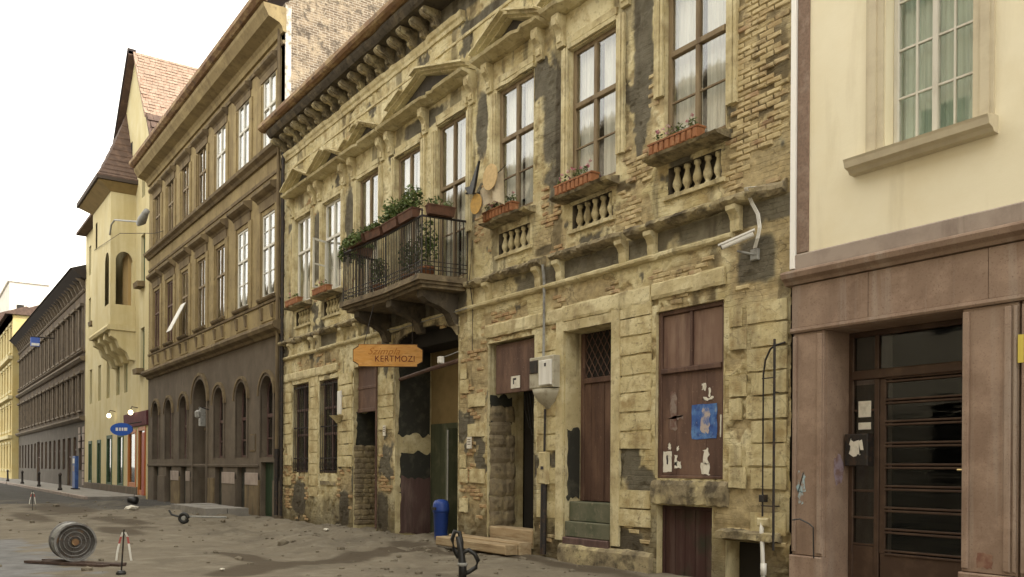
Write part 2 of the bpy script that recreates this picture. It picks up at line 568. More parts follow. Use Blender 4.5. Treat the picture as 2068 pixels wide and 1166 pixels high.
def reveals(house, ops_, y0, y1, mat, sides='LRTB', name='reveal'):
    """one lining per opening; arched openings are (x0, x1, z0, zspring, ztop)"""
    for o in ops_:
        r_ = MB()
        if len(o) == 5:
            reveal(r_, o[0], o[1], o[2], o[4], y0, y1, sp=o[3], sides=sides)
        else:
            reveal(r_, *o, y0, y1, sides=sides)
        r_.build(name, mat, house)

def window(house, x0, x1, z0, z1, y, wood, cols=2, bars=(0.62,), fw=0.07, curtain='curtain', glass='glass',
           name='window', sill=None, panes=True, thin=(), cur_z=None):
    """wooden window in an opening: frame mesh with panes and curtain below it; y = face of the frame"""
    mb = MB()
    mb.bev(x0, x0 + fw, y, y + .07, z0, z1); mb.bev(x1 - fw, x1, y, y + .07, z0, z1)
    mb.bev(x0 + fw, x1 - fw, y + .004, y + .07, z0, z0 + fw); mb.bev(x0 + fw, x1 - fw, y + .004, y + .07, z1 - fw, z1)
    xs = [x0 + fw + (x1 - x0 - 2 * fw) * k / cols for k in range(cols + 1)]
    zs = [z0 + fw] + [z0 + (z1 - z0) * b for b in bars] + [z1 - fw]
    for x in xs[1:-1]:
        mb.bev(x - fw * .5, x + fw * .5, y - .012, y + .06, z0 + fw, z1 - fw)
    for z in zs[1:-1]:
        mb.bev(x0 + fw, x1 - fw, y - .02, y + .06, z - fw * .55, z + fw * .55)
    for t in thin:
        zz = z0 + (z1 - z0) * t
        mb.box(x0 + fw, x1 - fw, y + .008, y + .045, zz - .013, zz + .013)
    w = mb.build(name, wood, house)
    if panes:
        for i in range(cols):
            for j in range(len(zs) - 1):
                MB().box(xs[i] + .004, xs[i + 1] - .004, y + .030, y + .034, zs[j] + .004, zs[j + 1] - .004).build('pane', M[glass], w)
    else:
        MB().box(x0 + fw * .5, x1 - fw * .5, y + .030, y + .034, z0 + fw * .5, z1 - fw * .5).build('pane', M[glass], w)
    if curtain:
        cm = MB()
        n = 26
        cz0, cz1 = cur_z or (z0 + .02, z1 - .02)
        lace = random.choice((0, 0, 0, 1))
        for side in (0, 1):
            a = x0 + .03 + side * (x1 - x0) * .5
            bnd = x0 + (x1 - x0) * (.5 + .5 * side) - .03
            inset = random.choice((0, 0, 0, 0, .03)) * (x1 - x0)
            if side: a += inset
            else: bnd -= inset
            gap = random.choice((0, .1, .3, .55)) * (1 if side else -1)
            pts = []
            for k in range(n + 1):
                t = k / n
                pts.append((a + (bnd - a) * t, y + .16 + .022 * math.sin(k * 1.9 + side) + .01 * random.random()))
            for (p, q) in zip(pts[:-1], pts[1:]):
                lo = gap if (p[0] < (x0 + x1) / 2) == (side == 0) else 0
                cm.quad((p[0], p[1], cz0), (q[0], q[1], cz0), (q[0], q[1], cz1), (p[0], p[1], cz1))
        cm.build('curtain', M[curtain if curtain != 'curtain' else random.choice(('curtain', 'curtain', 'curtain_beige', 'curtain_grey'))], w)
    return w

# ================================================================== GROUND
def ground_h(x, y):
    h = (fbm(x, y, .55, 5, 1) - .5) * .10 + (fbm(x, y, 2.6, 4, 2) - .5) * .035
    near = sstep(-60, -34, x)
    def bump(cx, cy, rx, ry, a):
        return a * np.exp(-(((x - cx) / rx) ** 2 + ((y - cy) / ry) ** 2))
    m = bump(-10.6, -2.6, 1.1, .6, .16) + bump(-12.4, -2.2, .8, .5, .12) + bump(-13.5, -.8, 1.5, .6, .13) + bump(-11.8, -1.1, .9, .5, .10) + bump(-16.2, -1.0, 1.4, .5, .12) \
        + bump(-27, -1.6, 2.2, .8, .12) + bump(-33, -2.6, 2.5, 1.0, .16) + bump(-24.5, -3.8, 2.0, .7, .10) \
        - bump(-9.0, -3.6, 2.8, .8, .05) + bump(-5.0, -1.0, 1.0, .5, .05)
    lump = (fbm(x, y, 1.9, 5, 7) - .5) * .26 * sstep(-4.6, -2.6, y) * sstep(-40, -20, x) * (1 - sstep(-9, -3, x))
    road = sstep(-5.6, -7.6, y + (fbm(x, y, .5, 3, 4) - .5) * 2.0)
    return (h + m + lump) * near * (1 - road * .8) - .02

gx = np.concatenate([-np.geomspace(700, 46, 40), np.arange(-45, 9, .085), np.geomspace(9.2, 400, 26)])
gy = np.concatenate([-np.geomspace(400, 13, 26) , np.arange(-12.9, 1.2, .085), np.geomspace(1.4, 400, 26)])
GX, GY = np.meshgrid(gx, gy, indexing='ij')
GZ = ground_h(GX, GY)
gn, gm = len(gx), len(gy)
idx = np.arange(gn * gm).reshape(gn, gm)
gf = np.stack([idx[:-1, :-1], idx[1:, :-1], idx[1:, 1:], idx[:-1, 1:]], -1).reshape(-1, 4)
def grid_mesh(name, co, faces, mat):
    me = bpy.data.meshes.new(name)
    me.vertices.add(len(co)); me.vertices.foreach_set('co', co.astype(np.float32).ravel())
    nf = len(faces)
    me.loops.add(nf * 4); me.loops.foreach_set('vertex_index', faces.astype(np.int32).ravel())
    me.polygons.add(nf); me.polygons.foreach_set('loop_start', np.arange(0, nf * 4, 4, dtype=np.int32))
    me.polygons.foreach_set('loop_total', np.full(nf, 4, dtype=np.int32))
    me.update(calc_edges=True)
    me.validate()
    me.materials.append(mat)
    return me
def set_attr(me, name, arr):
    a = me.attributes.new(name, 'FLOAT', 'POINT')
    a.data.foreach_set('value', np.clip(arr, 0, 1).astype(np.float32).ravel())
M['ground'] = pmat('dug_up_street', (0.185, 0.160, 0.120), [
    ((0.125, 0.108, 0.083), .8, 0.44, 0.66, ONE, 0.8), ((0.24, 0.215, 0.165), 2.1, 0.50, 0.68, ONE, 0.7),
    ((0.10, 0.083, 0.06), 3.5, 0.56, 0.74, ONE, 0.6), ((0.10, 0.083, 0.06), 16, 0.58, 0.74, ONE, 0.5),
    ((0.33, 0.30, 0.235), 30, 0.62, 0.74, ONE, 0.7)],
    rough=0.95, bump=((7, 0.3, 0.04), (35, 0.35, 0.015), (120, .4, .005)), spec=0.12,
    attrs=(((0.075, 0.073, 0.07), 'asphalt', 0.9, 1.2), ((0.085, 0.068, 0.048), 'damp', 0.92, 0), ((0.235, 0.238, 0.24), 'cement', 0.85, 2.0)))
gme = grid_mesh('ground', np.stack([GX, GY, GZ], -1).reshape(-1, 3), gf, M['ground'])
nz = fbm(GX, GY, .5, 4, 4)
nz2 = fbm(GX, GY, 1.3, 5, 6)
asph = np.maximum(sstep(-24, -34, GX + (nz - .5) * 16 - (GY + 3) * 1.2), sstep(-8.2, -9.6, GY + (nz2 - .5) * 2))
set_attr(gme, 'asphalt', asph)
cem = sstep(.5, .62, 1 - np.sqrt(((GX + 10.5) / 5.5) ** 2 + ((GY + 9.0) / 1.9) ** 2) + (nz2 - .5) * 1.1 + .42)
set_attr(gme, 'cement', cem)
dampv = lambda cx, cy, rx, ry, k=.9: sstep(.15, .55, 1 - np.sqrt(((GX - cx) / rx) ** 2 + ((GY - cy) / ry) ** 2) + (nz2 - .5) * k)
def seg(pts_, w):
    best = np.full(GX.shape, 9.0)
    for (a, b) in zip(pts_[:-1], pts_[1:]):
        ex, ey = b[0] - a[0], b[1] - a[1]
        t_ = np.clip(((GX - a[0]) * ex + (GY - a[1]) * ey) / (ex * ex + ey * ey), 0, 1)
        best = np.minimum(best, np.hypot(GX - a[0] - ex * t_, GY - a[1] - ey * t_))
    return sstep(w * 1.15, w * .8, best + (nz2 - .5) * w * 1.1)
damp = np.maximum.reduce([seg([(-6.1, -5.5), (-7.3, -4.3), (-7.2, -3.3), (-8.0, -2.2), (-8.3, -1.1), (-6.9, -.7)], .42), seg([(-7.6, -4.6), (-9.6, -4.7)], .3), dampv(-9.4, -.7, 1.0, .6), dampv(-20, -4.5, 4.5, .8),
                          dampv(-29, -5.0, 7, 1.5), dampv(-16.5, -5.3, 3.0, .6), dampv(-4.4, -.5, 3, .5), dampv(-24, -6.5, 4, .7)])
set_attr(gme, 'damp', damp)
gme.shade_smooth()
go = put('ground', gme, (0, 0, 0), kind='structure')

# loose stones and clods of the dug-up street
sm = MB()
ico = [(0, 0, 1), (.89, 0, .45), (.28, .85, .45), (-.72, .53, .45), (-.72, -.53, .45), (.28, -.85, .45), (.72, .53, -.45), (-.28, .85, -.45), (-.89, 0, -.45), (-.28, -.85, -.45), (.72, -.53, -.45), (0, 0, -1)]
icf = [(0, 1, 2), (0, 2, 3), (0, 3, 4), (0, 4, 5), (0, 5, 1), (1, 6, 2), (2, 7, 3), (3, 8, 4), (4, 9, 5), (5, 10, 1), (6, 7, 2), (7, 8, 3), (8, 9, 4), (9, 10, 5), (10, 6, 1), (11, 7, 6), (11, 8, 7), (11, 9, 8), (11, 10, 9), (11, 6, 10)]
for _ in range(600):
    if random.random() < .6:
        x, y = random.uniform(-26, 1), -abs(random.gauss(.4, 2.2)) - .05
    else:
        x, y = random.uniform(-36, -3), random.uniform(-8.5, -.3)
    if y > -.06: continue
    s = random.choice((.012, .018, .02, .03, .03, .045)) * random.uniform(.7, 1.5)
    if random.random() < .02: s *= 2
    z = float(ground_h(np.array(x), np.array(y)))
    sx, sy, sz = s * random.uniform(.7, 1.4), s * random.uniform(.7, 1.4), s * random.uniform(.5, .9)
    a = random.random() * 6
    sm.add([(x + (p[0] * math.cos(a) - p[1] * math.sin(a)) * sx * random.uniform(.8, 1.2), y + (p[0] * math.sin(a) + p[1] * math.cos(a)) * sy, z + p[2] * sz + sz * .3) for p in ico], icf)
sm.build('rubble', M['ground'], None, label='loose stones and clods scattered over the dug-up street', category='rubble', kind='stuff')

# ================================================================== RUINED HOUSE (centre)
house = thing('house', 'decaying two-storey yellow house with crumbling plaster and an iron balcony', 'house', (-9.55, 0, 0))
WC = [-17.55, -15.40, -13.10, -10.92, -8.92, -6.52, -4.17, -1.79]
HW = .625
UP = [(WC[0], 6.6, 9.15), (WC[1], 6.6, 9.12), (WC[2], 5.75, 9.2), (WC[3], 8.05, 9.15), (WC[4], 5.75, 9.28), (WC[5], 6.68, 9.25), (WC[6], 6.6, 9.15), (WC[7], 6.62, 9.15)]
ops = [(c - HW, c + HW, a, b) for c, a, b in UP] + [(WC[3] - HW, WC[3] + HW, 5.75, 7.72)]
BAL = [0, 1, 5, 6, 7]
bal_ops = [(WC[k] - .53, WC[k] + .53, 5.92, 6.34) for k in BAL]
GW1, GW2 = (-18.35, -17.05, 1.47, 4.15), (-16.25, -14.95, 1.47, 4.12)
D1, GATE = (-13.9, -12.52, -.3, 4.28), (-11.5, -8.58, -.3, 4.62)
SHOP, SDOOR = (-7.42, -5.82, .12, 4.18), (-4.88, -3.63, .22, 4.1)
SHUT, CELL, NICHE = (-2.57, -1.18, 1.5, 4.13), (-2.53, -1.38, -.3, 1.08), (-1.12, -.45, -.3, .62)
ground_ops = [GW1, GW2, D1, GATE, SHOP, SDOOR, SHUT, CELL, NICHE]
allops = ops + bal_ops + ground_ops
HX0, HX1 = -19.15, -.02
xs = lines(HX0, HX1, .027, [o[0] for o in allops] + [o[1] for o in allops])
zs = lines(-.3, 11.95, .027, [o[2] for o in allops] + [o[3] for o in allops])

def patch(X, Z, n, cx, cz, rx, rz, soft=.12, rag=.9):
    d = 1 - np.maximum(np.abs(X - cx) / rx, np.abs(Z - cz) / rz) * .6 - np.sqrt(((X - cx) / rx) ** 2 + ((Z - cz) / rz) ** 2) * .4
    return sstep(-.05, soft + .06, d + (n - .5) * rag)

def wall_masks(X, Z):
    n1, n2, n3 = fbm(X, Z, 2.2, 5, 1), fbm(X, Z, .8, 5, 2), fbm(X, Z, 4.5, 4, 3)
    P = lambda *a, **k: patch(X, Z, n1, *a, **k)
    loss = np.maximum.reduce([
        P(-.55, 6.1, .75, 2.1), P(-.55, 9.2, .66, 1.9), P(-.5, 4.55, .7, .55), P(-2.0, 4.62, .9, .25), P(-4.5, 4.7, 1.0, .24),
        P(-8.0, 3.4, .62, 1.0), P(-8.05, 1.5, .5, .9), P(-9.0, 5.0, .8, .3), P(-6.9, 4.55, .9, .3), P(-2.95, .75, .4, .45, rag=1.2),
        P(-14.4, 1.0, .6, .6), P(-18.6, 1.0, .5, .7), P(-12.0, 1.7, .45, .9), P(-3.1, 5.75, .45, .35), P(-5.4, 5.8, .55, .4),
        P(-16.4, 4.6, 1.8, .35), P(-.7, .9, .55, .6), P(-7.7, 6.9, .35, .8), P(-5.35, 6.6, .3, .5), P(-3.0, 6.7, .35, .6)])
    loss = np.maximum(loss, sstep(.61, .65, n2 * .6 + n3 * .4 + .03 * (Z < 4.8)))
    grey = np.maximum.reduce([
        P(-.62, 4.62, .38, .38, rag=.6), P(-2.92, 8.5, .24, 1.5), P(-5.32, 8.1, .34, 1.35, rag=1.1), P(-7.72, 8.7, .22, .8), P(-3.0, 7.0, .08, .32, rag=.2),
        P(-7.4, 11.02, 1.3, .13, rag=.5), P(-3.2, 1.85, .28, .34, rag=1.3), P(-2.9, 1.42, .36, .26, rag=1.3), P(-3.5, 2.95, .12, .55, rag=.4), P(-14.5, .55, .36, .55),
        P(-9.0, 5.25, .8, .22), P(-3.3, .3, .55, .35), P(-2.0, 1.28, .8, .18), P(-10.2, 5.2, 1.9, .35), P(-16.5, 8.0, .3, 1.2), P(-14.25, 8.2, .28, 1.2),
        P(-12.2, .5, .35, .6), P(-10.2, 9.6, 1.2, .2), P(-17.8, .7, .6, .55)])
    grey = np.maximum(grey, sstep(11.42, 11.46, Z) * .95)  # wall between the cornice brackets painted dark in place of shade
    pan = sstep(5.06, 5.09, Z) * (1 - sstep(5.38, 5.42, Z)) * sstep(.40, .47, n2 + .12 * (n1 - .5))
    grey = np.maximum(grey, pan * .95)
    grey = np.maximum(grey, sstep(.655, .69, fbm(X, Z, 1.1, 5, 9)))
    dirt = sstep(1.55, .0, Z + (n1 - .5) * 1.3) * .9
    dirt = np.maximum(dirt, sstep(.60, .70, fbm(X * 2.4, Z * .35, 1.0, 5, 12)) * .7)
    dirt = np.maximum.reduce([dirt, P(-.35, 7.35, .28, .5) * .8, P(-.6, 6.7, .6, .12) * .8, P(-1.0, 8.1, .14, .9) * .6, P(-3.3, 6.35, .25, .12) * .9, P(-5.6, 5.72, .3, .10) * .9])
    loss = loss * (1 - grey)
    return loss, grey, dirt, n1, n3

X, Z = np.meshgrid(xs, zs, indexing='ij')
loss, grey, dirt, n1, n3 = wall_masks(X, Z)
H = (fbm(X, Z, 1.2, 4, 21) - .5) * .03 + (n3 - .5) * .012 - .026 * loss - .012 * sstep(.3, .7, grey) \
    + (fbm(X, Z, 9, 3, 5) - .5) * .012 - (fbm(X, Z, 5.5, 4, 8) > .64) * .018 * (1 - loss)
H -= loss * (fbm(X, Z, 4.2, 4, 31) - .5) * .07
# scored joints of the upper render and cracks
jz = np.minimum.reduce([np.abs(Z - q) for q in (7.25, 7.85, 8.45, 9.05)])
H -= .008 * (jz < .014) * (1 - loss)
co = np.stack([X, -H, Z], -1).reshape(-1, 3)
ii = np.arange(len(xs) * len(zs)).reshape(len(xs), len(zs))
CXm, CZm = (X[:-1, :-1] + X[1:, 1:]) / 2, (Z[:-1, :-1] + Z[1:, 1:]) / 2
keep = np.ones(CXm.shape, bool)
for (a, b, c, d) in allops:
    keep &= ~((CXm > a) & (CXm < b) & (CZm > c) & (CZm < d))
# arched head of the gateway
gc, gr = (GATE[0] + GATE[1]) / 2, (GATE[1] - GATE[0]) / 2
keep &= ~((np.abs(CXm - gc) < gr) & (CZm > 4) & (CZm < 4.5 + .36 * np.sqrt(np.clip(1 - ((CXm - gc) / gr) ** 2, 0, 1))))
fa = np.stack([ii[:-1, :-1], ii[1:, :-1], ii[1:, 1:], ii[:-1, 1:]], -1)[keep]
wme = grid_mesh('wall', co, fa, M['plaster'])
for nm, ar in (('loss', loss), ('grey', grey), ('dirt', dirt)):
    set_attr(wme, nm, ar)
wme.shade_smooth()
wall = put('wall', wme, (0, 0, 0), house)

# reveals, end walls, inner rooms
reveals(house, ops + [GW1, GW2, SHUT], -.002, .3, M['trim'])
reveals(house, [CELL, NICHE], -.002, .35, M['trim'], 'LRT')
for (a, b, c, d) in bal_ops:
    r_ = reveal(MB(), a, b, c, d, -.002, .2)
    r_.quad((a, .2, c), (b, .2, c), (b, .2, d), (a, .2, d)).build('baluster_niche', M['shadeledge'], house)  # niche lined dark, shade behind the balusters put into the colour
reveals(house, [D1], -.002, .9, M['trim'], 'LRT')
reveals(house, [SHOP], -.002, .9, M['trim'])
reveals(house, [SDOOR], -.002, .42, M['trim'])
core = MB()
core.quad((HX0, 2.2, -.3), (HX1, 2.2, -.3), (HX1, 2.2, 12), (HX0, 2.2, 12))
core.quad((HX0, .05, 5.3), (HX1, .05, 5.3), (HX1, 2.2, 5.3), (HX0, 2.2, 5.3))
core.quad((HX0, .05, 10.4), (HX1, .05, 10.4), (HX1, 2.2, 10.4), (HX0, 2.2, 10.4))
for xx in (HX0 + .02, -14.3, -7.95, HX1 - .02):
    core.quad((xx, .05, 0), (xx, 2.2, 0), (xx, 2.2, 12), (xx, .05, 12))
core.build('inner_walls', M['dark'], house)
MB().box(HX0 - .02, HX1 - .01, 2.3, 10.5, -.3, 11.9).build('rear_wing', M['trim'], house)
# niche backs
MB().box(NICHE[0], NICHE[1], .3, .34, -.3, .62).build('cellar_niche', M['dark'], house)

# bricks where the render has fallen off
bv = []
for k in range(5):
    b = MB()
    g = .007
    b.bev(-.125 + g, .125 - g, -.034, .01, 0, .066, .009 + .002 * k)
    b.v = [(x + random.uniform(-.006, .006), y + random.uniform(-.007, .007), z + random.uniform(-.004, .004)) for x, y, z in b.v]
    bv.append(shared(b, 'brick', M['brick']))
cand = []
row = 0
z = 0.05
while z < 11.0:
    xx = HX0 + .1 + (.13 if row % 2 else 0)
    while xx < HX1 - .12:
        cand.append((xx, z + .033))
        xx += .26
    z += .077
    row += 1
cand = np.array(cand)
l_, g_, d_, _, _ = wall_masks(cand[:, 0], cand[:, 1])
sel = []
for (x, z), l in zip(cand, l_):
    if l < .75: continue
    if any(a - .13 < x < b + .13 and c - .06 < z < d + .04 for a, b, c, d in allops): continue
    if 4.9 < z < 5.1 or 5.36 < z < 5.62: continue
    if float(fbm(np.array(x), np.array(z), 1.7, 3, 41)) < .485 or random.random() < .12: continue
    sel.append((x, z))
sel.sort(key=lambda p: (p[0] - CAM.x) ** 2 + 81 + (p[1] - CAM.z) ** 2 * .6)
def brick_y(x, z):
    hh = (fbm(np.array(x), np.array(z), 1.2, 4, 21) - .5) * .03
    return -float(hh) + .034 + random.uniform(-.006, .006)
for x, z in sel[:290]:
    put('brick', random.choice(bv), (x, brick_y(x, z), z - .033), house, rot=(0, random.uniform(-.012, .012), random.uniform(-.03, .03)))
rest = MB()
for x, z in sel[290:4200]:
    y = brick_y(x, z)
    rest.bev(x - .118, x + .118, y - .032 + random.uniform(-.006, .006), y + .02, z - .033, z + .032, .01)
rest.build('brick_courses', pmat('old_brick_mass', (0.38, 0.26, 0.14), [
    ((0.56, 0.45, 0.25), 3.5, 0.45, 0.62, ONE, 0.8), ((0.27, 0.14, 0.08), 7, 0.52, 0.64, (1, 1, 3), 0.8), ((0.14, 0.10, 0.065), 5.0, 0.54, 0.70, ONE, 0.8)],
    rough=.95, bump=((40, .6, .01),), spec=.1), house, kind='stuff')

# rusticated plaster blocks of the ground floor piers
blk = []
for k in range(4):
    b = MB()
    nx, nzz = 4, 3
    vs, fs = [], []
    for i in range(nx + 1):
        for j in range(nzz + 1):
            edge = i in (0, nx) or j in (0, nzz)
            vs.append((-.5 + i / nx + (0 if edge else random.uniform(-.04, .04)), (0.16 if edge else 0) + random.uniform(0, .22), j / nzz + (random.uniform(-.03, .03))))
    for i in range(nx):
        for j in range(nzz):
            a = i * (nzz + 1) + j
            fs.append((a, a + nzz + 1, a + nzz + 2, a + 1))
    per = [i * (nzz + 1) for i in range(nx + 1)] + [nx * (nzz + 1) + j for j in range(1, nzz + 1)] + [i * (nzz + 1) + nzz for i in range(nx - 1, -1, -1)] + [j for j in range(nzz - 1, 0, -1)]
    nb = len(vs)
    for p in per:
        vs.append((vs[p][0], 1.6, vs[p][2]))
    for q in range(len(per)):
        r_ = (q + 1) % len(per)
        fs.append((per[q], per[r_], nb + r_, nb + q))
    b.add(vs, fs)
    blk.append(shared(b, 'plaster_block', M['block']))
piers = [(-19.1, -18.42, [.1]), (-16.98, -16.32, [.0]), (-14.86, -13.98, [.0]), (-12.42, -11.6, [.0]), (-8.5, -7.5, [.0]), (-5.72, -4.98, [.0]), (-3.5, -2.66, [.0]), (-1.08, -.05, [.32])]
for (a, b, _) in piers:
    z = .75 + random.uniform(-.05, .05)
    k = 0
    while z < 4.15:
        h = .31 + random.uniform(-.02, .03)
        segs = [(a, b)] if (b - a) < .95 else ([(a, a + .26), (a + .32, b)] if k % 2 else [(a, a + .34), (a + .40, b)])
        for (p, q) in segs:
            lz = float(wall_masks(np.array([(p + q) / 2]), np.array([z + h / 2]))[0][0])
            if lz > .6 and random.random() < .6: continue
            if float(wall_masks(np.array([(p + q) / 2]), np.array([z + h / 2]))[1][0]) > .5: continue
            if random.random() < .07: continue
            d = .022 * random.uniform(.8, 1.4)
            put('plaster_block', random.choice(blk), ((p + q) / 2, -d, z), house, rot=(0, random.uniform(-.012, .012), 0),
                scale=(q - p - .035, d, h - .030))
        z += h
        k += 1
# flat bands above openings
for (a, b, z0, z1) in [(-19.1, -14.95, 4.28, 4.52), (-7.5, -4.95, 4.30, 4.56), (-4.95, -2.7, 4.30, 4.58), (-2.65, -1.15, 4.34, 4.60)]:
    MB().prof([(0.03, z0), (-.03, z0), (-.045, z0 + .05), (-.04, z1 - .03), (-.02, z1), (.03, z1)], a, b, .13, .008, .7).build('string_course', M['trim'], house)

# mouldings running along the whole front
MB().prof([(.03, 4.95), (-.05, 4.96), (-.085, 4.99), (-.09, 5.03), (-.06, 5.055), (.03, 5.06)], HX0, -1.0, .12, .005, .5).build('roll_moulding', M['trim'], house)
for (a, b) in [(HX0, -12.6), (-8.1, -5.5), (-5.15, -3.3), (-3.12, -.1)]:
    MB().prof([(.03, 5.40), (-.10, 5.41), (-.17, 5.44), (-.21, 5.48), (-.20, 5.53), (-.05, 5.585), (.03, 5.60)], a, b, .09, .014, .75).build('ledge', M['ledge'], house)
MB().prof([(.03, 11.20), (-.04, 11.21), (-.06, 11.29), (-.10, 11.33), (-.14, 11.41), (.03, 11.43)], HX0, -8.4, .2, .005, .5).build('architrave', M['trim'], house)
MB().prof([(.03, 11.20), (-.04, 11.21), (-.06, 11.29), (-.10, 11.33), (-.14, 11.41), (.03, 11.43)], -6.0, HX1, .2, .005, .6).build('architrave', M['trim'], house)
MB().prof([(.03, 10.85), (-.025, 10.855), (-.03, 10.91), (.03, 10.92)], HX0, HX1, .2, .005, .9).build('architrave', M['trim'], house)
# main cornice: brackets, soffit, gutter
co_ = MB()
co_.prof([(.04, 11.86), (-.50, 11.88), (-.55, 11.93), (-.60, 12.0), (-.62, 12.06), (.04, 12.08)], HX0, HX1, .35, .006, .12)
co_.build('cornice', M['shadeledge'], house)  # soffit shade put into the cornice colour
MB().prof([(-.56, 12.085), (-.66, 12.085), (-.74, 12.12), (-.79, 12.18), (-.78, 12.30), (-.755, 12.30), (-.76, 12.19), (-.70, 12.14), (-.60, 12.12)], HX0 - .25, HX1, .7, .008).build('gutter', M['rust'], house)
MB().add([(HX0 - .1, -.72, 12.31), (HX1, -.72, 12.31), (HX1, 5.5, 13.6), (HX0 - .1, 5.5, 13.6), (HX0 - .1, -.72, 12.25), (HX1, -.72, 12.25), (HX1, 5.5, 12.1), (HX0 - .1, 5.5, 12.1)],
         [(0, 1, 2, 3), (4, 5, 6, 7), (0, 1, 5, 4), (1, 2, 6, 5), (2, 3, 7, 6), (3, 0, 4, 7)]).build('roof', pmat('dark_roof', (.05, .04, .035), rough=.9), house)
bk = MB()
bk.prof([(.02, 0), (-.07, .01), (-.12, .07), (-.13, .16), (-.17, .25), (-.27, .32), (-.39, .36), (-.46, .42), (-.47, .52), (-.44, .595), (.02, .595)], -.095, .095)
bk.prof([(-.05, .03), (-.17, .06), (-.20, .15), (-.16, .20), (-.24, .28), (-.34, .27), (-.45, .34), (-.50, .45), (-.44, .50), (-.10, .40)], -.055, .055)
bkm = shared(bk, 'bracket', M['ledge'])
x = HX0 + .12
k = 0
while x < HX1 - .1:
    if not (-9.0 < x < -8.3) and random.random() > .03:
        put('bracket', bkm, (x, 0, 11.862 - .595 * .68), house, scale=(random.uniform(.8, 1.0), random.uniform(.85, 1.05), .68), rot=(0, random.uniform(-.05, .05), 0))
    x += .56
    k += 1

# window dressings: strips, consoles, pediments
cons = MB()
cons.prof([(.02, 0), (-.05, .0), (-.07, .08), (-.06, .16), (-.09, .26), (-.15, .34), (-.19, .42), (-.19, .55), (.02, .55)], -.10, .10)
cons.prof([(-.03, .05), (-.09, .08), (-.10, .16), (-.075, .22), (-.12, .3), (-.20, .36), (-.22, .46), (-.10, .48)], -.06, .06)
consm = shared(cons, 'console', M['trim'])
def pediment(x0, x1, z, rise, seed):
    p = MB()
    c = (x0 + x1) / 2
    p.prof([(.02, z), (-.10, z + .0), (-.20, z + .03), (-.33, z + .06), (-.36, z + .11), (.02, z + .13)], x0, x1, .15, .006, .25)
    p.build('pediment', M['trim'], house)
    r = MB()
    for s, e in (((x0 - .02, z + .135), (c, z + .135 + rise)), ((x1 + .02, z + .135), (c, z + .135 + rise))):
        n = 8
        for (h0, h1, yy) in ((0.0, .04, -.16), (.04, .085, -.27), (.085, .125, -.37)):
            for i in range(n):
                t0, t1 = i / n, (i + 1) / n
                if seed and random.random() < .06 and h1 > .1: continue
                xa, za = s[0] + (e[0] - s[0]) * t0, s[1] + (e[1] - s[1]) * t0
                xb, zb = s[0] + (e[0] - s[0]) * t1, s[1] + (e[1] - s[1]) * t1
                jy = yy + random.uniform(-.008, .008)
                r.profy([(xa, za + h0), (xb, zb + h0), (xb, zb + h1), (xa, za + h1)], jy, .02)
    r.build('raking_cornice', M['trim'], house)
    MB().profy([(x0 + .2, z + .135), (x1 - .2, z + .135), (c, z + .125 + rise)], -.045, .03).build('tympanum', pmat('shaded_tympanum', (.05, .043, .034), [((.10, .085, .06), 5, .5, .66, ONE, .7)]) if 'shaded_tympanum' not in bpy.data.materials else bpy.data.materials['shaded_tympanum'], house)  # near-black triangle paints the shade inside the pediment
PED = [(WC[0] - 1.03, WC[0] + 1.03), (WC[1] - 1.05, WC[1] + 1.05), (WC[2] - 1.13, WC[2] + 1.05), (-12.0, -7.98), (WC[5] - 1.13, WC[5] + 1.08), (WC[6] - 1.13, WC[6] + 1.1), (WC[7] - 1.13, WC[7] + 1.1)]
for i, (a, b) in enumerate(PED):
    pediment(a, b, 9.86, .44 if i != 3 else .60, 1 + (i in (4, 5)))
for k, c in enumerate(WC):
    z0 = UP[k][1] if k not in (2, 3, 4) else 5.75
    zt = UP[k][2]
    for s in (-1, 1):
        xa = c + s * .74
        if not (k in (5, 6) and s > 0 and random.random() < .4):
            lo = z0 + random.choice((0, 0, .3, .9))
            hi = 9.22
            m_ = MB()
            m_.prof([(.02, 0)] * 0 or [(.03, lo), (-.045, lo), (-.045, hi), (.03, hi)], xa - .09, xa - .03, None)
            m_.prof([(.03, lo), (-.06, lo), (-.06, hi), (.03, hi)], xa - .02, xa + .03, None)
            m_.prof([(.03, lo), (-.045, lo), (-.045, hi), (.03, hi)], xa + .04, xa + .095, None)
            m_.build('window_surround', M['trim'], house)
        if random.random() > .12:
            put('console', consm, (c + s * .86, 0, 9.30), house)
    l_ = MB()
    l_.prof([(.03, zt + .03), (-.05, zt + .03), (-.06, zt + .10), (.03, zt + .11)], c - .64, c + .64, .12, .004, .5)
    l_.prof([(.03, zt + .13), (-.03, zt + .13), (-.045, zt + .24), (.03, zt + .25)], c - .64, c + .64, .12, .004, .5)
    l_.build('lintel', M['trim'], house)
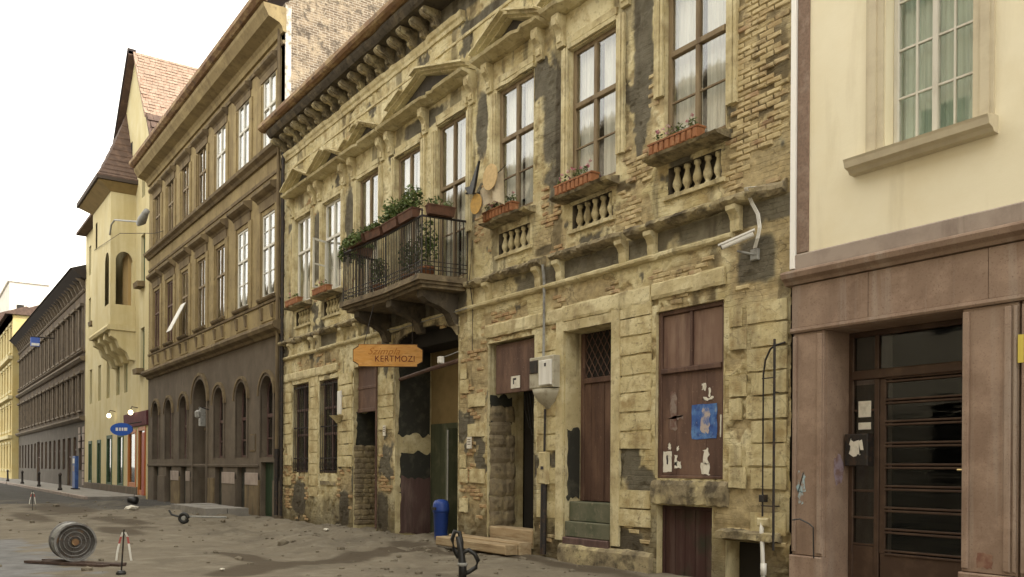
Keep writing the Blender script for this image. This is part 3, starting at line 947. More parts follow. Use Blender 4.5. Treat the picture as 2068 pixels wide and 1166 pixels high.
# sills, balusters, small consoles under the ledge
bl = MB()
bl.lathe([(.055, 0), (.055, .03), (.035, .05), (.045, .08), (.072, .13), (.074, .18), (.052, .25), (.034, .32), (.036, .35), (.055, .37), (.055, .42)], n=12)
blm = shared(bl, 'baluster', M['trim'], True)
sc_ = MB()
sc_.prof([(.02, 0), (-.05, .0), (-.065, .08), (-.06, .16), (-.10, .24), (-.16, .29), (-.165, .355), (.02, .355)], -.085, .085)
scm = shared(sc_, 'corbel', M['trim'])
for k in BAL:
    c = WC[k]
    z0 = UP[k][1]
    MB().prof([(.05, z0 - .19), (-.14, z0 - .18), (-.30, z0 - .16), (-.33, z0 - .12), (-.05, z0 - .06), (.05, z0 - .045)], c - .80, c + .72, .1, .008, .25).build('sill', M['ledge'], house)
    for q in range(5):
        put('baluster', blm, (c - .42 + .21 * q, .085, 5.921), house, rot=(0, 0, random.random()))
    MB().prof([(.03, 5.84), (-.05, 5.84), (-.06, 5.90), (.03, 5.915)], c - .62, c + .62, .15, .005, .3).build('baluster_base', M['trim'], house)
    for s in (-.85, .85):
        put('corbel', scm, (c + s, 0, 5.058), house, rot=(0, random.uniform(-.02, .02), 0))
for x in (-13.6, -12.75):
    put('corbel', scm, (x, 0, 5.058), house)

# upper windows
woods = ['woodwhite', 'woodwhite', 'woodbrown', 'woodbrown', 'woodbrown', 'woodbrown', 'woodbrown', 'woodbrown']
for k, c in enumerate(WC):
    _, a, b = UP[k]
    wd = M[woods[k]]
    tall = b - a > 2
    window(house, c - HW, c + HW, a, b, .07, wd, 2, (.60,) if tall else (), .075 if k < 5 else .085,
           'curtain', 'glass', thin=((.30,) if tall and k > 3 else ()))
window(house, WC[3] - HW, WC[3] + HW, 5.75, 7.72, .12, M['woodbrown'], 2, (.3,), .08, 'curtain', 'glass', name='balcony_door')
# a white casement left ajar
cs = MB()
cs = MB()
a0, b0 = WC[1] - HW + .08, 6.68
for (u0, u1, z0, z1) in ((0, .06, 0, 1.4), (.46, .52, 0, 1.4), (.06, .46, 0, .06), (.06, .46, 1.34, 1.4), (.06, .46, .66, .70)):
    d = (.35, -.94)
    p = [(a0 + d[0] * u0, .06 + d[1] * u0), (a0 + d[0] * u1, .06 + d[1] * u1)]
    t = (.02, .008)
    cs.add([(p[0][0], p[0][1], b0 + z0), (p[1][0], p[1][1], b0 + z0), (p[1][0] + t[0], p[1][1] + t[1], b0 + z0), (p[0][0] + t[0], p[0][1] + t[1], b0 + z0),
            (p[0][0], p[0][1], b0 + z1), (p[1][0], p[1][1], b0 + z1), (p[1][0] + t[0], p[1][1] + t[1], b0 + z1), (p[0][0] + t[0], p[0][1] + t[1], b0 + z1)],
           [(0, 3, 2, 1), (4, 5, 6, 7), (0, 1, 5, 4), (1, 2, 6, 5), (2, 3, 7, 6), (3, 0, 4, 7)])
cs.build('open_casement', M['woodwhite'], house)

# ---------------- balcony
front = [(-8.22, -.02), (-8.38, -1.08), (-10.25, -.97), (-12.32, -1.06), (-12.5, -.02)]
def slab(mb, pts, z0, z1, grow=0.0):
    cx = sum(p[0] for p in pts) / len(pts)
    pp = [(x + (grow if x > cx else -grow) * .7, y - grow * (y < -.1)) for x, y in pts]
    n = len(pp)
    vs = [(x, y, z0) for x, y in pp] + [(x, y, z1) for x, y in pp]
    mb.add(vs, [tuple(range(n)), tuple(range(n, 2 * n))] + [(i, (i + 1) % n, (i + 1) % n + n, i + n) for i in range(n)])
bs = MB()
slab(bs, front, 5.40, 5.47, -.10); slab(bs, front, 5.472, 5.53, -.02); slab(bs, front, 5.532, 5.58, .05); slab(bs, front, 5.582, 5.66, .02)
balc = bs.build('balcony', pmat('balcony_stone', (0.16, 0.125, 0.08), [((0.27, 0.22, 0.14), 2.5, 0.47, 0.64, ONE, 0.8), ((0.05, 0.042, 0.033), 4, 0.5, 0.68, ONE, 0.8)], rough=0.95, bump=((12, 0.5, 0.02),)), house)  # stone coloured darker to carry the shade under the slab
for x in (-8.75, -10.2, -11.9):
    b = MB()
    b.prof([(.02, 4.72), (-.08, 4.73), (-.14, 4.84), (-.20, 4.96), (-.42, 5.08), (-.72, 5.16), (-.86, 5.26), (-.86, 5.395), (.02, 5.395)], x - .13, x + .13, None)
    b.build('balcony_bracket', M['shadeledge'], house)  # coloured dark like the shade below the balcony
def along(pts, step):
    out = []
    for (a, b) in zip(pts[:-1], pts[1:]):
        L_ = math.dist(a, b)
        n = max(1, int(L_ / step))
        out += [(a[0] + (b[0] - a[0]) * k / n, a[1] + (b[1] - a[1]) * k / n) for k in range(n)]
    return out + [pts[-1]]
rail = [(x, y * .95) for x, y in front]
for z, r in ((6.86, .026), (5.76, .012), (5.93, .010), (5.84, .010)):
    MB().tube([(x, y, z) for x, y in rail], r, 6).build('rail', M['iron'], balc)
barm = shared(MB().tube([(0, 0, 0), (0, 0, 1.2)], .0115, 5), 'bar', M['iron'])
for i, (x, y) in enumerate(along(rail, .085)):
    put('bar', barm, (x, y, 5.655), balc)
postm = shared(MB().tube([(0, 0, 0), (0, 0, 1.28)], .018, 6).lathe([(.012, 0), (.03, .03), (.012, .07)], (0, 0, 1.28), 8), 'post', M['iron'])
for x, y in rail[1:-1]:
    put('post', postm, (x, y, 5.655), balc)

# planters and plants on the balcony
def planter(x0, y0, x1, y1, z, mat, label, nl, hgt, trail=0.0, group='planters along the balcony rail', leafr=.045):
    d = Vector((x1 - x0, y1 - y0, 0))
    L_ = d.length
    u = d.normalized()
    w = Vector((-u.y, u.x, 0))
    t = thing('planter', label, 'planter', ((x0 + x1) / 2, (y0 + y1) / 2, z), group)
    m = MB()
    P0 = Vector((x0, y0, z))
    def pt(a, b, c): return tuple(P0 + u * a + w * b + Vector((0, 0, c)))
    for (a0, a1, w0, w1, h0, h1) in ((0, L_, .075, .10, 0, .17),):
        m.add([pt(a0 + .02, -w0, h0), pt(a1 - .02, -w0, h0), pt(a1 - .02, w0, h0), pt(a0 + .02, w0, h0), pt(a0, -w1, h1), pt(a1, -w1, h1), pt(a1, w1, h1), pt(a0, w1, h1),
               pt(a0 - .012, -w1 - .012, h1), pt(a1 + .012, -w1 - .012, h1), pt(a1 + .012, w1 + .012, h1), pt(a0 - .012, w1 + .012, h1),
               pt(a0 - .012, -w1 - .012, h1 + .025), pt(a1 + .012, -w1 - .012, h1 + .025), pt(a1 + .012, w1 + .012, h1 + .025), pt(a0 - .012, w1 + .012, h1 + .025)],
              [(0, 3, 2, 1), (0, 1, 5, 4), (1, 2, 6, 5), (2, 3, 7, 6), (3, 0, 4, 7), (8, 9, 13, 12), (9, 10, 14, 13), (10, 11, 15, 14), (11, 8, 12, 15), (12, 13, 14, 15), (8, 11, 10, 9)])
    m.build('trough', mat, t)
    fo = MB()
    n = max(2, int(L_ / .22))
    for k in range(n):
        a = L_ * (k + .5) / n + random.uniform(-.05, .05)
        hh = hgt * random.uniform(.45, 1.15)
        c = P0 + u * a + w * random.uniform(-.05, .05) + Vector((0, 0, .18 + hh * .42))
        fo.leaves(c, (.20, .16, hh * .62), int(nl / n), leafr)
        if trail and random.random() < .8:
            fo.leaves(c - Vector((0, 0.0, hh * .3)) + Vector((0, -.16, -trail * .5)), (.14, .10, trail * .6), int(nl / n * .5), leafr)
    fo.build('foliage', M['leaf'], t)
    st = MB()
    for k in range(n * 2):
        a = L_ * (k + .5) / (n * 2)
        b = P0 + u * a + Vector((0, 0, .15))
        st.tube([b, b + Vector((random.uniform(-.08, .08), random.uniform(-.08, .08), hgt * random.uniform(.5, 1)))], .006, 4)
    st.build('stem', M['stem'], t)
    return t
ZR = 6.887
planter(-8.62, -1.03, -9.35, -.99, ZR, M['darkpot'], 'brown balcony trough with tall ferny plants at the rail corner', 800, .58)
planter(-9.45, -.985, -10.2, -.94, ZR, M['darkpot'], 'brown balcony trough with bushy plants beside the rail corner', 800, .52)
planter(-10.35, -.935, -11.05, -.97, ZR, M['darkpot'], 'brown balcony trough with low plants at the rail bend', 420, .26)
planter(-11.15, -.975, -11.95, -1.0, ZR, M['darkpot'], 'brown balcony trough with sparse trailing plants', 340, .22, .2)
planter(-12.33, -.92, -12.44, -.25, ZR, M['darkpot'], 'trough of dark trailing greenery at the balcony end by the open white window', 760, .26, .42, leafr=.05)
planter(-8.30, -.95, -8.24, -.35, ZR, M['darkpot'], 'brown trough on the balcony side rail with a few wispy stems', 90, .18)
for (x, y, h, n, lab) in ((-9.0, -.55, 1.1, 420, 'tall leafy potted plant standing on the balcony floor'), (-9.9, -.5, .9, 300, 'bushy potted plant standing on the balcony floor behind the bars'), (-11.3, -.55, .75, 300, 'low dark potted plant on the balcony floor near the far door')):
    t = thing('potted_plant', lab, 'potted plant', (x, y, 5.662))
    MB().lathe([(.11, 0), (.16, .26), (.175, .26), (.175, .30), (.15, .30)], (x, y, 5.662), 14).build('pot', M['terracotta'], t, True)
    MB().leaves((x, y, 5.662 + .3 + h * .45), (.26, .26, h * .5), n, .05).build('foliage', M['leaf'], t)
    MB().tube([(x, y, 5.9), (x + .03, y, 6.0 + h * .4)], .012, 5).build('stem', M['stem'], t)

# ribbed terracotta window boxes on the sills
fb_lab = {0: 'shabby terracotta window box on the sill beside the brown house', 1: 'terracotta window box under the open white casement', 5: 'terracotta window box under the window with the hanging banner',
          6: 'ribbed terracotta window box with pink flowers, between two other flowered sills', 7: 'ribbed orange terracotta window box with red flowers, under the window beside the bare brick strip'}
for k in BAL:
    c = WC[k]
    L_ = 1.02
    x0 = c - .66
    zb = UP[k][1] - .118
    y0 = -.325
    t = thing('window_box', fb_lab[k], 'window box', (x0 + L_ / 2, y0, zb), 'terracotta window boxes')
    m = MB()
    m.box(x0, x0 + L_, y0 + .025, y0 + .17, zb, zb + .155)
    m.box(x0 - .015, x0 + L_ + .015, y0 + .0, y0 + .185, zb + .157, zb + .185)
    m.build('trough', M['terracotta'], t)
    n = 9
    for q in range(n):
        xx = x0 + .05 + (L_ - .1) * q / (n - 1)
        MB().bev(xx - .042, xx + .042, y0, y0 + .026, zb + .008, zb + .154, .012).build('rib', M['terracotta'], t)
    MB().box(x0 + .01, x0 + L_ - .01, y0 + .03, y0 + .165, zb + .1855, zb + .19).build('soil', M['soil'], t)
    f = MB()
    for q in range(7 if k > 4 else 3):
        f.leaves((x0 + random.uniform(.05, L_), y0 + .08, zb + .26), (.09, .06, .09), 26, .028)
    f.build('foliage', M['leaf'], t)
    for q in range(10 if k > 4 else 2):
        p = (x0 + random.uniform(.0, L_ - .1), y0 + random.uniform(.0, .14), zb + random.uniform(.25, .40))
        MB().leaves(p, (.035, .03, .03), 16, .022).build('flower', M['petal'], t)

# banner with discs hanging at the window beside the balcony
t = thing('banner', 'sheer cloth banner with two tan discs on a black bracket beside the balcony', 'banner', (-7.15, -.35, 6.55))
MB().tube([(-7.35, 0, 7.35), (-7.35, -.30, 7.18), (-7.32, -.62, 7.12)], .02, 6).build('bracket', M['iron'], t)
MB().profy([(-7.28, 7.10), (-7.40, 7.26), (-7.22, 7.24), (-6.90, 7.66), (-7.05, 7.20), (-7.12, 7.06)], -.60, -.55).build('figure', M['black'], t)
cl = MB()
cn = 12
pts = [(-7.25 + 1.0 * i / cn, -.42 + .05 * math.sin(i * 1.3)) for i in range(cn + 1)]
for i, (p, q) in enumerate(zip(pts[:-1], pts[1:])):
    za, zb2 = 6.62 + .22 * math.sin(i / cn * 3), 6.62 + .22 * math.sin((i + 1) / cn * 3)
    cl.quad((p[0], p[1], za), (q[0], q[1], zb2), (q[0] - .05, q[1], 7.05 + .03 * (i + 1)), (p[0] - .05, p[1], 7.05 + .03 * i))
m_sheer = pmat('sheer_cloth', (.55, .47, .33), [((.38, .33, .25), 5, .45, .65, ONE, .8)], rough=.9)
cl.build('cloth', m_sheer, t)
for (x, z, r, mm) in ((-6.62, 7.28, .25, pmat('tan_disc', (.62, .46, .24), [((.5, .36, .18), 12, .4, .6, ONE, .8)])), (-7.12, 6.88, .20, pmat('orange_disc', (.52, .32, .09), [((.38, .24, .08), 12, .4, .6, ONE, .8)]))):
    d = [(x + r * math.cos(a * math.pi / 12), z + r * math.sin(a * math.pi / 12)) for a in range(24)]
    MB().profy(d, -.515, -.50).build('disc', mm, t)
MB().tube([(-7.3, -.42, 7.1), (-6.2, -.42, 7.42)], .008, 5).build('wire', M['iron'], t)

# ---------------- ground-floor openings
def barred(x0, x1, z0, z1):
    w = window(house, x0, x1, z0, z1, .14, M['doormauve'], 2, (.42, .70), .07, None, 'glassdark', name='barred_window')
    zt = z0 + (z1 - z0) * .66
    MB().bev(x0 + .07, x1 - .07, .19, .22, zt, z1 - .07).build('blind', M['doormauve'], w)
    MB().box(x0 + .07, x1 - .07, .24, .26, z0 + .1, zt - .02).build('shutter', pmat('dusty_glass', (.20, .185, .16), [((.09, .08, .07), 3, .45, .65, STREAK, .9)]), w)
    for k in range(9):
        xx = x0 + .05 + (x1 - x0 - .1) * k / 8
        MB().tube([(xx, .03, z0 - .02), (xx, .03, z1 - .05)], .011, 5).build('bar', M['iron'], w)
    for zz in (z0 + .06, z0 + .42, (z0 + z1) / 2, z1 - .12):
        MB().box(x0 - .03, x1 + .03, .034, .046, zz - .02, zz + .02).build('crossbar', M['iron'], w)
    k = MB()
    for q in range(8):
        xx = x0 + .1 + (x1 - x0 - .2) * q / 7
        k.tube([(xx + .06 * math.cos(a * .7), .0, z0 + .22 + .10 * math.sin(a * .7)) for a in range(9)], .007, 4, True)
    k.build('scrollwork', M['iron'], w)
barred(*GW1); barred(*GW2)
# blocked cellar light under a barred window, with its loose bricks
MB().box(-16.1, -15.0, -.03, .02, 1.13, 1.24).build('cellar_lintel', M['ledge'], house)

# doorway with a brown board in its head
d1 = MB()
d1.bev(D1[0] + .06, D1[1] - .02, .10, .16, 3.13, 4.28)
p1 = d1.build('door_head', M['door'], house)
MB().bev(D1[0] + .05, D1[1], .085, .17, 3.68, 3.76).build('rail', M['door'], p1)
MB().bev(D1[0] + .05, D1[1], .085, .17, 3.08, 3.18).build('rail', M['door'], p1)
MB().box(D1[0], D1[1], .92, .96, -.3, 4.28).build('door', pmat('blackened_door', (.035, .04, .032), [((.08, .085, .06), 4, .5, .68, STREAK, .8)]), house)
def rough_patch(x, y0, y1, z0, z1, mat, name, parent, n=22, dx=.014):
    """ragged coat of old paint or plaster on a doorway's side (faces +X)"""
    mb = MB()
    ring = []
    for k in range(4 * n):
        s, t = divmod(k, n)
        f = t / n
        j = .10 * (float(fbm(np.array(k * .16 + z0 * 7), np.array(x), 1.3, 2, 3)) - .5) * 2
        if s == 0: ring.append((y0 + (y1 - y0) * f, z0 + j))
        if s == 1: ring.append((y1, z0 + (z1 - z0) * f))
        if s == 2: ring.append((y1 + (y0 - y1) * f, z1 + j))
        if s == 3: ring.append((y0 + .02 + abs(j) * .6, z1 + (z0 - z1) * f))
    vs = [(x + dx, y, z) for y, z in ring] + [(x - .01, y, z) for y, z in ring]
    m = len(ring)
    mb.add(vs, [tuple(range(m))] + [(i, (i + 1) % m, (i + 1) % m + m, i + m) for i in range(m)])
    return mb.build(name, mat, parent)
M['blackgreen'] = pmat('sooty_green_paint', (.036, .036, .029), [((.085, .08, .06), 4, .5, .68, ONE, .8)], rough=.8)
M['ochre'] = pmat('ochre_limewash', (.24, .175, .08), [((.18, .13, .06), 2, .45, .65, ONE, .8)], rough=.9)
M['darkgreen'] = pmat('old_green_paint', (.07, .078, .045), [((.12, .12, .075), 3, .5, .66, ONE, .8), ((.035, .045, .028), 4, .5, .68, STREAK, .8)], rough=.75)
rough_patch(D1[0], .05, .88, 2.15, 3.1, M['blackgreen'], 'old_paint', house)
stn = []
for k in range(4):
    b = MB()
    for (u, vv) in ((-.5, .34), (-.14, .5), (.14, .5), (.5, .34)):
        pass
    ys_, zs__ = [-.47, -.2, .22, .47], [.03, .3, .72, .97]
    vs_ = [(random.uniform(.38, .55) - .25 * ((i in (0, 3)) + (j in (0, 3))), ys_[i] + random.uniform(-.05, .05), zs__[j] + random.uniform(-.05, .05)) for i in range(4) for j in range(4)]
    fs_ = [(i * 4 + j, i * 4 + j + 4, i * 4 + j + 5, i * 4 + j + 1) for i in range(3) for j in range(3)]
    b.add(vs_, fs_)
    stn.append(shared(b, 'stone', M['stone']))
def rubble_side(x, y0, y1, z0, z1, hh, mesh_list, nm, d=.07):
    z = z0
    while z < z1 - hh * .5:
        h = hh * random.uniform(.75, 1.25)
        y = y0 + random.uniform(-.02, .0)
        while y < y1:
            w = hh * random.uniform(1.1, 2.0)
            w = min(w, y1 - y + .05)
            if w > hh * .4:
                put(nm, random.choice(mesh_list), (x + .005, y + w / 2, z), house, scale=(d * random.uniform(1.2, 1.8), w * 1.12, h * 1.1), rot=(random.uniform(-.08, .08), 0, 0))
            y += w
        z += h
rubble_side(D1[0], .04, .88, .1, 2.15, .15, stn, 'stone', .05)
rubble_side(SHOP[0], .06, .62, .2, 2.75, .30, stn, 'stone', .07)
rough_patch(SHOP[0], .03, .6, 2.55, 3.12, M['blackgreen'], 'old_paint', house)

# gateway and its passage
reveal(MB(), GATE[0], GATE[1], -.3, 4.9, -.002, 5.5, sides='R').build('passage_side', M['trim'], house)
pa = MB()
pa.quad((GATE[0], 0, -.3), (GATE[0], 1.0, -.3), (GATE[0], 1.0, 4.9), (GATE[0], 0, 4.9))
pa.build('passage_side', M['trim'], house)
pc = MB()
pts = [(x, 4.5 + .36 * math.sqrt(max(0, 1 - ((x - gc) / gr) ** 2))) for x in np.linspace(GATE[0], GATE[1], 15)]
for p, q in zip(pts[:-1], pts[1:]):
    pc.quad((p[0], -.01, p[1]), (q[0], -.01, q[1]), (q[0], .35, q[1]), (p[0], .35, p[1]))
pc.quad((GATE[0], .3, 4.5), (GATE[1], .3, 4.5), (GATE[1], 5.5, 4.5), (GATE[0], 5.5, 4.5))
pc.quad((GATE[0], .3, 4.5), (GATE[1], .3, 4.5), (GATE[1], .3, 4.95), (GATE[0], .3, 4.95))
pc.quad((-9.75, 1.04, -.3), (-9.75, 5.5, -.3), (-9.75, 5.5, 4.5), (-9.75, 1.04, 4.5))
pc.quad((-9.75, 5.5, -.3), (GATE[1], 5.5, -.3), (GATE[1], 5.5, 4.5), (-9.75, 5.5, 4.5))
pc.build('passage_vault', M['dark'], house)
MB().box(GATE[0], -9.75, 1.0, 1.06, 2.72, 4.5).build('passage_wall', M['ochre'], house)
MB().box(GATE[0], -9.75, .99, 1.06, -.3, 2.72).build('passage_wall', M['darkgreen'], house)
rough_patch(GATE[0], .06, .95, 2.45, 4.5, M['blackgreen'], 'old_paint', house)
rough_patch(GATE[0], .10, .97, 1.0, 2.0, M['blackgreen'], 'old_paint', house, dx=.02)
rough_patch(GATE[0], .12, .97, .04, 1.4, M['doormauve'], 'old_paint', house, dx=.03)
gl = MB().box(-9.7, -9.62, .35, 1.0, .0, 2.55).build('gate_leaf', M['darkgreen'], house)
MB().tube([(-9.58, .34, .02), (-9.58, .34, 2.5)], .018, 6).build('edge_bar', M['greypaint'], gl)
MB().tube([(-11.45, .10, 3.78), (-10, .10, 3.90), (-8.6, .10, 3.98)], .05, 8).build('gate_beam', M['door'], house)
arch = MB()
for p, q in zip(pts[:-1], pts[1:]):
    arch.add([(p[0], -.05, p[1]), (q[0], -.05, q[1]), (q[0], -.05, q[1] + .2), (p[0], -.05, p[1] + .2), (p[0], .03, p[1]), (q[0], .03, q[1]), (q[0], .03, q[1] + .2), (p[0], .03, p[1] + .2)],
             [(0, 1, 2, 3), (0, 1, 5, 4), (3, 2, 6, 7), (0, 3, 7, 4), (1, 2, 6, 5)])
arch.build('arch_moulding', M['ledge'], house)
t = thing('bin', 'blue plastic litter bin inside the dark gateway', 'bin', (-9.42, .08, .0))
MB().lathe([(.13, .0), (.145, .05), (.17, .60), (.18, .62)], (-9.42, .08, .02), 16).build('body', pmat('blue_plastic', (.018, .045, .20), [((.012, .025, .10), 5, .5, .7, ONE, .6)], rough=.4), t, True)
MB().lathe([(.185, .62), (.188, .68), (.18, .80), (.15, .88), (.06, .91), (.01, .915)], (-9.42, .08, .02), 16).build('lid', pmat('blue_plastic_lid', (.025, .06, .26), rough=.4), t, True)
MB().box(-9.51, -9.33, -.12, -.09, .70, .76).build('slot', M['black'], t)

# shop doorway
MB().bev(SHOP[0] + .14, SHOP[1], .10, .15, 3.14, 4.14).build('shop_board', M['rust'] if False else M['door'], house)
sb = MB().box(-6.72, -6.42, .085, .097, 3.22, 3.46).build('notice', M['paper'], house)
MB().box(-6.64, -6.54, .080, .084, 3.38, 3.42).build('mark', M['ink'], sb); MB().box(-6.64, -6.61, .080, .084, 3.30, 3.38).build('mark', M['ink'], sb)
MB().box(SHOP[0], SHOP[1], .93, .97, .1, 4.18).build('shop_back', M['dark'], house)
sd = MB().bev(-6.55, -6.42, .60, .72, .15, 3.1).build('door_post', M['iron'], house)
sdr = MB().bev(-6.42, SHOP[1], .72, .78, .15, 3.1).build('shop_door', M['blackgreen'], house)
for (x, z, w, h, mm) in ((-6.25, 1.45, .24, .36, 'paper'), (-6.05, 2.05, .14, .2, 'paper'), (-6.3, 1.95, .10, .28, 'petal')):
    MB().box(x, x + w, .712, .718, z, z + h).build('sticker', M[mm], sdr)
MB().box(-6.22, -6.05, .707, .711, 1.5, 1.66).build('sticker', M['ink'], sdr)
cb = MB()
for q in range(4):
    cb.tube([(-6.55 + .08 * q, .3, 3.12), (-6.5 + .07 * q, .28 + .03 * q, 2.8), (-6.45 + .09 * q, .35, 2.45 - .15 * q), (-6.3 + .06 * q, .5, 2.3)], .008, 4)
cb.build('loose_cable', M['black'], house)
# wooden step planks in front
t = thing('wooden_step', 'low step of weathered planks and stone in front of the shop doorway', 'step', (-7.1, -.35, 0))
M['plank'] = pmat('weathered_plank', (.36, .27, .16), [((.22, .15, .08), 4, .45, .66, (.3, 1, 3), .9), ((.46, .38, .25), 7, .5, .66, (.3, 1, 3), .7)], rough=.9, bump=((25, .3, .006),))
for (x0, x1, y0, y1, z0, z1) in ((-8.45, -5.86, -.62, -.34, .02, .20), (-8.40, -5.80, -.335, -.06, .0, .24)):
    MB().bev(x0, x1, y0, y1, z0, z1, .02).build('plank', M['plank'], t)
MB().bev(-7.35, -5.87, .02, .34, .125, .46, .02).build('plank', M['plank'], t)

# meter cabinet with basin-shaped corbel, conduit
t = thing('meter_box', 'grey electric meter cabinet on a basin-shaped corbel between the two doorways', 'meter box', (-5.36, -.1, 2.7))
MB().bev(-5.72, -4.99, -.20, .03, 3.12, 3.70, .02).build('cabinet', pmat('cabinet_grey', (.42, .39, .30), [((.25, .22, .16), 6, .5, .68, ONE, .8)], rough=.7), t)
MB().bev(-5.38, -5.01, -.235, -.202, 3.16, 3.62, .012).build('door', M['whitepaint'], t)
MB().bev(-5.68, -5.44, -.225, -.202, 3.40, 3.64, .012).build('vent', M['iron'], t)
MB().box(-5.20, -5.15, -.242, -.236, 3.50, 3.56).build('mark', M['ink'], t)
bw = MB()
prof = [(.07, 0), (.10, .03), (.12, .06), (.24, .14), (.33, .27), (.36, .36)]
vs, fs = [], []
n = 12
for r_, z_ in prof:
    for k in range(n + 1):
        a = math.pi * k / n
        vs.append((-5.36 + r_ * math.cos(a), .02 - r_ * .85 * math.sin(a), 2.74 + z_))
for i in range(len(prof) - 1):
    for k in range(n):
        a = i * (n + 1) + k
        fs.append((a, a + 1, a + n + 2, a + n + 1))
fs.append(tuple(range(n + 1))); fs.append(tuple((len(prof) - 1) * (n + 1) + k for k in range(n, -1, -1)))
bw.add(vs, fs).build('corbel', bpy.data.materials['cabinet_grey'], t, True)
MB().tube([(-5.45, -.10, 5.42), (-5.45, -.06, 5.1), (-5.44, -.07, 3.702)], .028, 7).build('conduit', M['greypaint'], t)
MB().tube([(-5.40, -.06, 2.74), (-5.41, -.06, 1.95)], .022, 7).build('conduit', M['iron'], t)
MB().bev(-5.52, -5.32, -.11, .0, 1.35, 1.95, .02).build('junction_box', M['trim'], t)
MB().box(-5.45, -5.37, -.118, -.111, 1.62, 1.68).build('mark', M['ink'], t)
MB().tube([(-5.42, -.06, 1.35), (-5.42, -.07, .05)], .06, 8).build('conduit', M['iron'], t)
# another bowl bracket with a small strip light further along
t = thing('wall_bracket', 'small plaster bowl bracket on the pier beside the barred window', 'bracket', (-14.75, -.1, 2.9))
MB().bev(-14.86, -14.62, -.06, .02, 3.08, 3.72, .015).build('panel', M['whitepaint'], t)
MB().lathe([(.05, 0), (.09, .06), (.20, .17), (.24, .20)], (-14.74, -.08, 2.84), 12).build('bowl', M['trim'], t, True)

# side door with lattice light and green steps
sd = MB()
yd = .36
sd.bev(SDOOR[0], SDOOR[0] + .10, yd, yd + .06, 1.06, 4.1); sd.bev(SDOOR[1] - .06, SDOOR[1], yd, yd + .06, 1.06, 4.1)
sd.bev(SDOOR[0] + .1, SDOOR[1] - .06, yd - .02, yd + .06, 3.18, 3.28)
door = sd.build('side_door', M['door'], house)
xm = (SDOOR[0] + .1 + SDOOR[1] - .06) / 2
n = 6
for k in range(n):
    a = SDOOR[0] + .1 + (SDOOR[1] - .06 - SDOOR[0] - .1) * k / n
    b = SDOOR[0] + .1 + (SDOOR[1] - .06 - SDOOR[0] - .1) * (k + 1) / n
    MB().bev(a + .004, b - .004, yd + .012 + .004 * (k % 2), yd + .05, 1.06, 3.18, .008).build('plank', M['door'], door)
MB().box(SDOOR[0] + .1, SDOOR[1] - .06, yd + .05, yd + .06, 3.28, 4.1).build('fanlight', M['dark'], door)
for k in range(-3, 9):
    for s in (1, -1):
        x = SDOOR[0] + .1 + k * .16
        x0_, x1_ = (x, x + .55) if s > 0 else (x + .55, x)
        z0_, z1_ = 3.29, 4.09
        lo, hi = SDOOR[0] + .1, SDOOR[1] - .06
        # clip to the light
        pts_ = []
        for q in range(13):
            f = q / 12
            xx = x0_ + (x1_ - x0_) * f
            if lo <= xx <= hi: pts_.append((xx, yd + .02 + .008 * s, z0_ + (z1_ - z0_) * f))
        if len(pts_) > 1:
            MB().tube([pts_[0], pts_[-1]], .011, 4).build('lattice_bar', M['door'], door)
MB().tube([(SDOOR[1] - .35, yd - .03, 2.02), (SDOOR[1] - .15, yd - .03, 2.02)], .012, 6).build('handle', M['iron'], door)
MB().box(SDOOR[1] - .27, SDOOR[1] - .25, yd - .012, yd + .02, 1.06, 2.0).build('bolt', M['iron'], door)
MB().box(SDOOR[1] - .14, SDOOR[1] - .09, yd + .001, yd + .010, 1.55, 1.64).build('sticker', M['paper'], door)
M['stepgreen'] = pmat('worn_green_step', (.135, .135, .09), [((.075, .09, .055), 3, .46, .64, ONE, .8), ((.22, .20, .14), 9, .54, .68, ONE, .7)], rough=.85)
for k, (z0, z1, y0, mm) in enumerate(((.70, 1.05, .10, 'stepgreen'), (.42, .70, .0, 'stepgreen'), (.20, .42, -.06, 'doormauve'))):
    MB().bev(SDOOR[0] + .01, SDOOR[1] - .01, y0, yd + .05, z0, z1 - .003, .015).build('step', M[mm], house)
MB().prof([(.02, -.1), (-.12, -.1), (-.11, .24), (-.08, .29), (.02, .32)], SDOOR[0] - .05, -2.6, .15, .010, .2).build('plinth', M['ledge'], house)
for x in (SDOOR[0] - .13, SDOOR[1] + .13):
    MB().prof([(.03, .35), (-.035, .35), (-.04, 4.3), (.03, 4.3)], x - .10, x + .10, None).build('door_surround', M['trim'], house)
MB().prof([(.03, 4.115), (-.03, 4.115), (-.045, 4.28), (.03, 4.285)], SDOOR[0] - .03, SDOOR[1] + .03, .15, .005, .4).build('door_surround', M['trim'], house)
rough_patch(SDOOR[0], .03, .34, 1.12, 2.35, M['blackgreen'], 'old_paint', house)

# boarded brown shutter with posters
y = .05
sh = MB()
sh.bev(SHUT[0], SHUT[0] + .08, y, y + .08, SHUT[2], SHUT[3]); sh.bev(SHUT[1] - .08, SHUT[1], y, y + .08, SHUT[2], SHUT[3])
sh.bev(SHUT[0] + .08, SHUT[1] - .08, y, y + .08, SHUT[3] - .07, SHUT[3]); sh.bev(SHUT[0] + .08, SHUT[1] - .08, y - .025, y + .08, 3.14, 3.22); sh.bev(SHUT[0] + .08, SHUT[1] - .08, y, y + .08, SHUT[2], SHUT[2] + .05)
sh.bev(-1.905, -1.855, y, y + .08, 3.22, SHUT[3] - .07)
shut = sh.build('shutter', M['door'], house)
M['doorpale'] = pmat('faded_oxblood', (.20, .125, .09), [((.27, .19, .14), 3, .46, .66, (1, 1, .35), .8), ((.09, .045, .035), 5, .5, .7, STREAK, .8)], rough=.7)
for (a, b) in ((SHUT[0] + .08, -1.905), (-1.855, SHUT[1] - .08)):
    MB().bev(a + .002, b - .002, y + .035, y + .07, 3.222, SHUT[3] - .072, .01).build('upper_panel', M['doorpale'], shut)
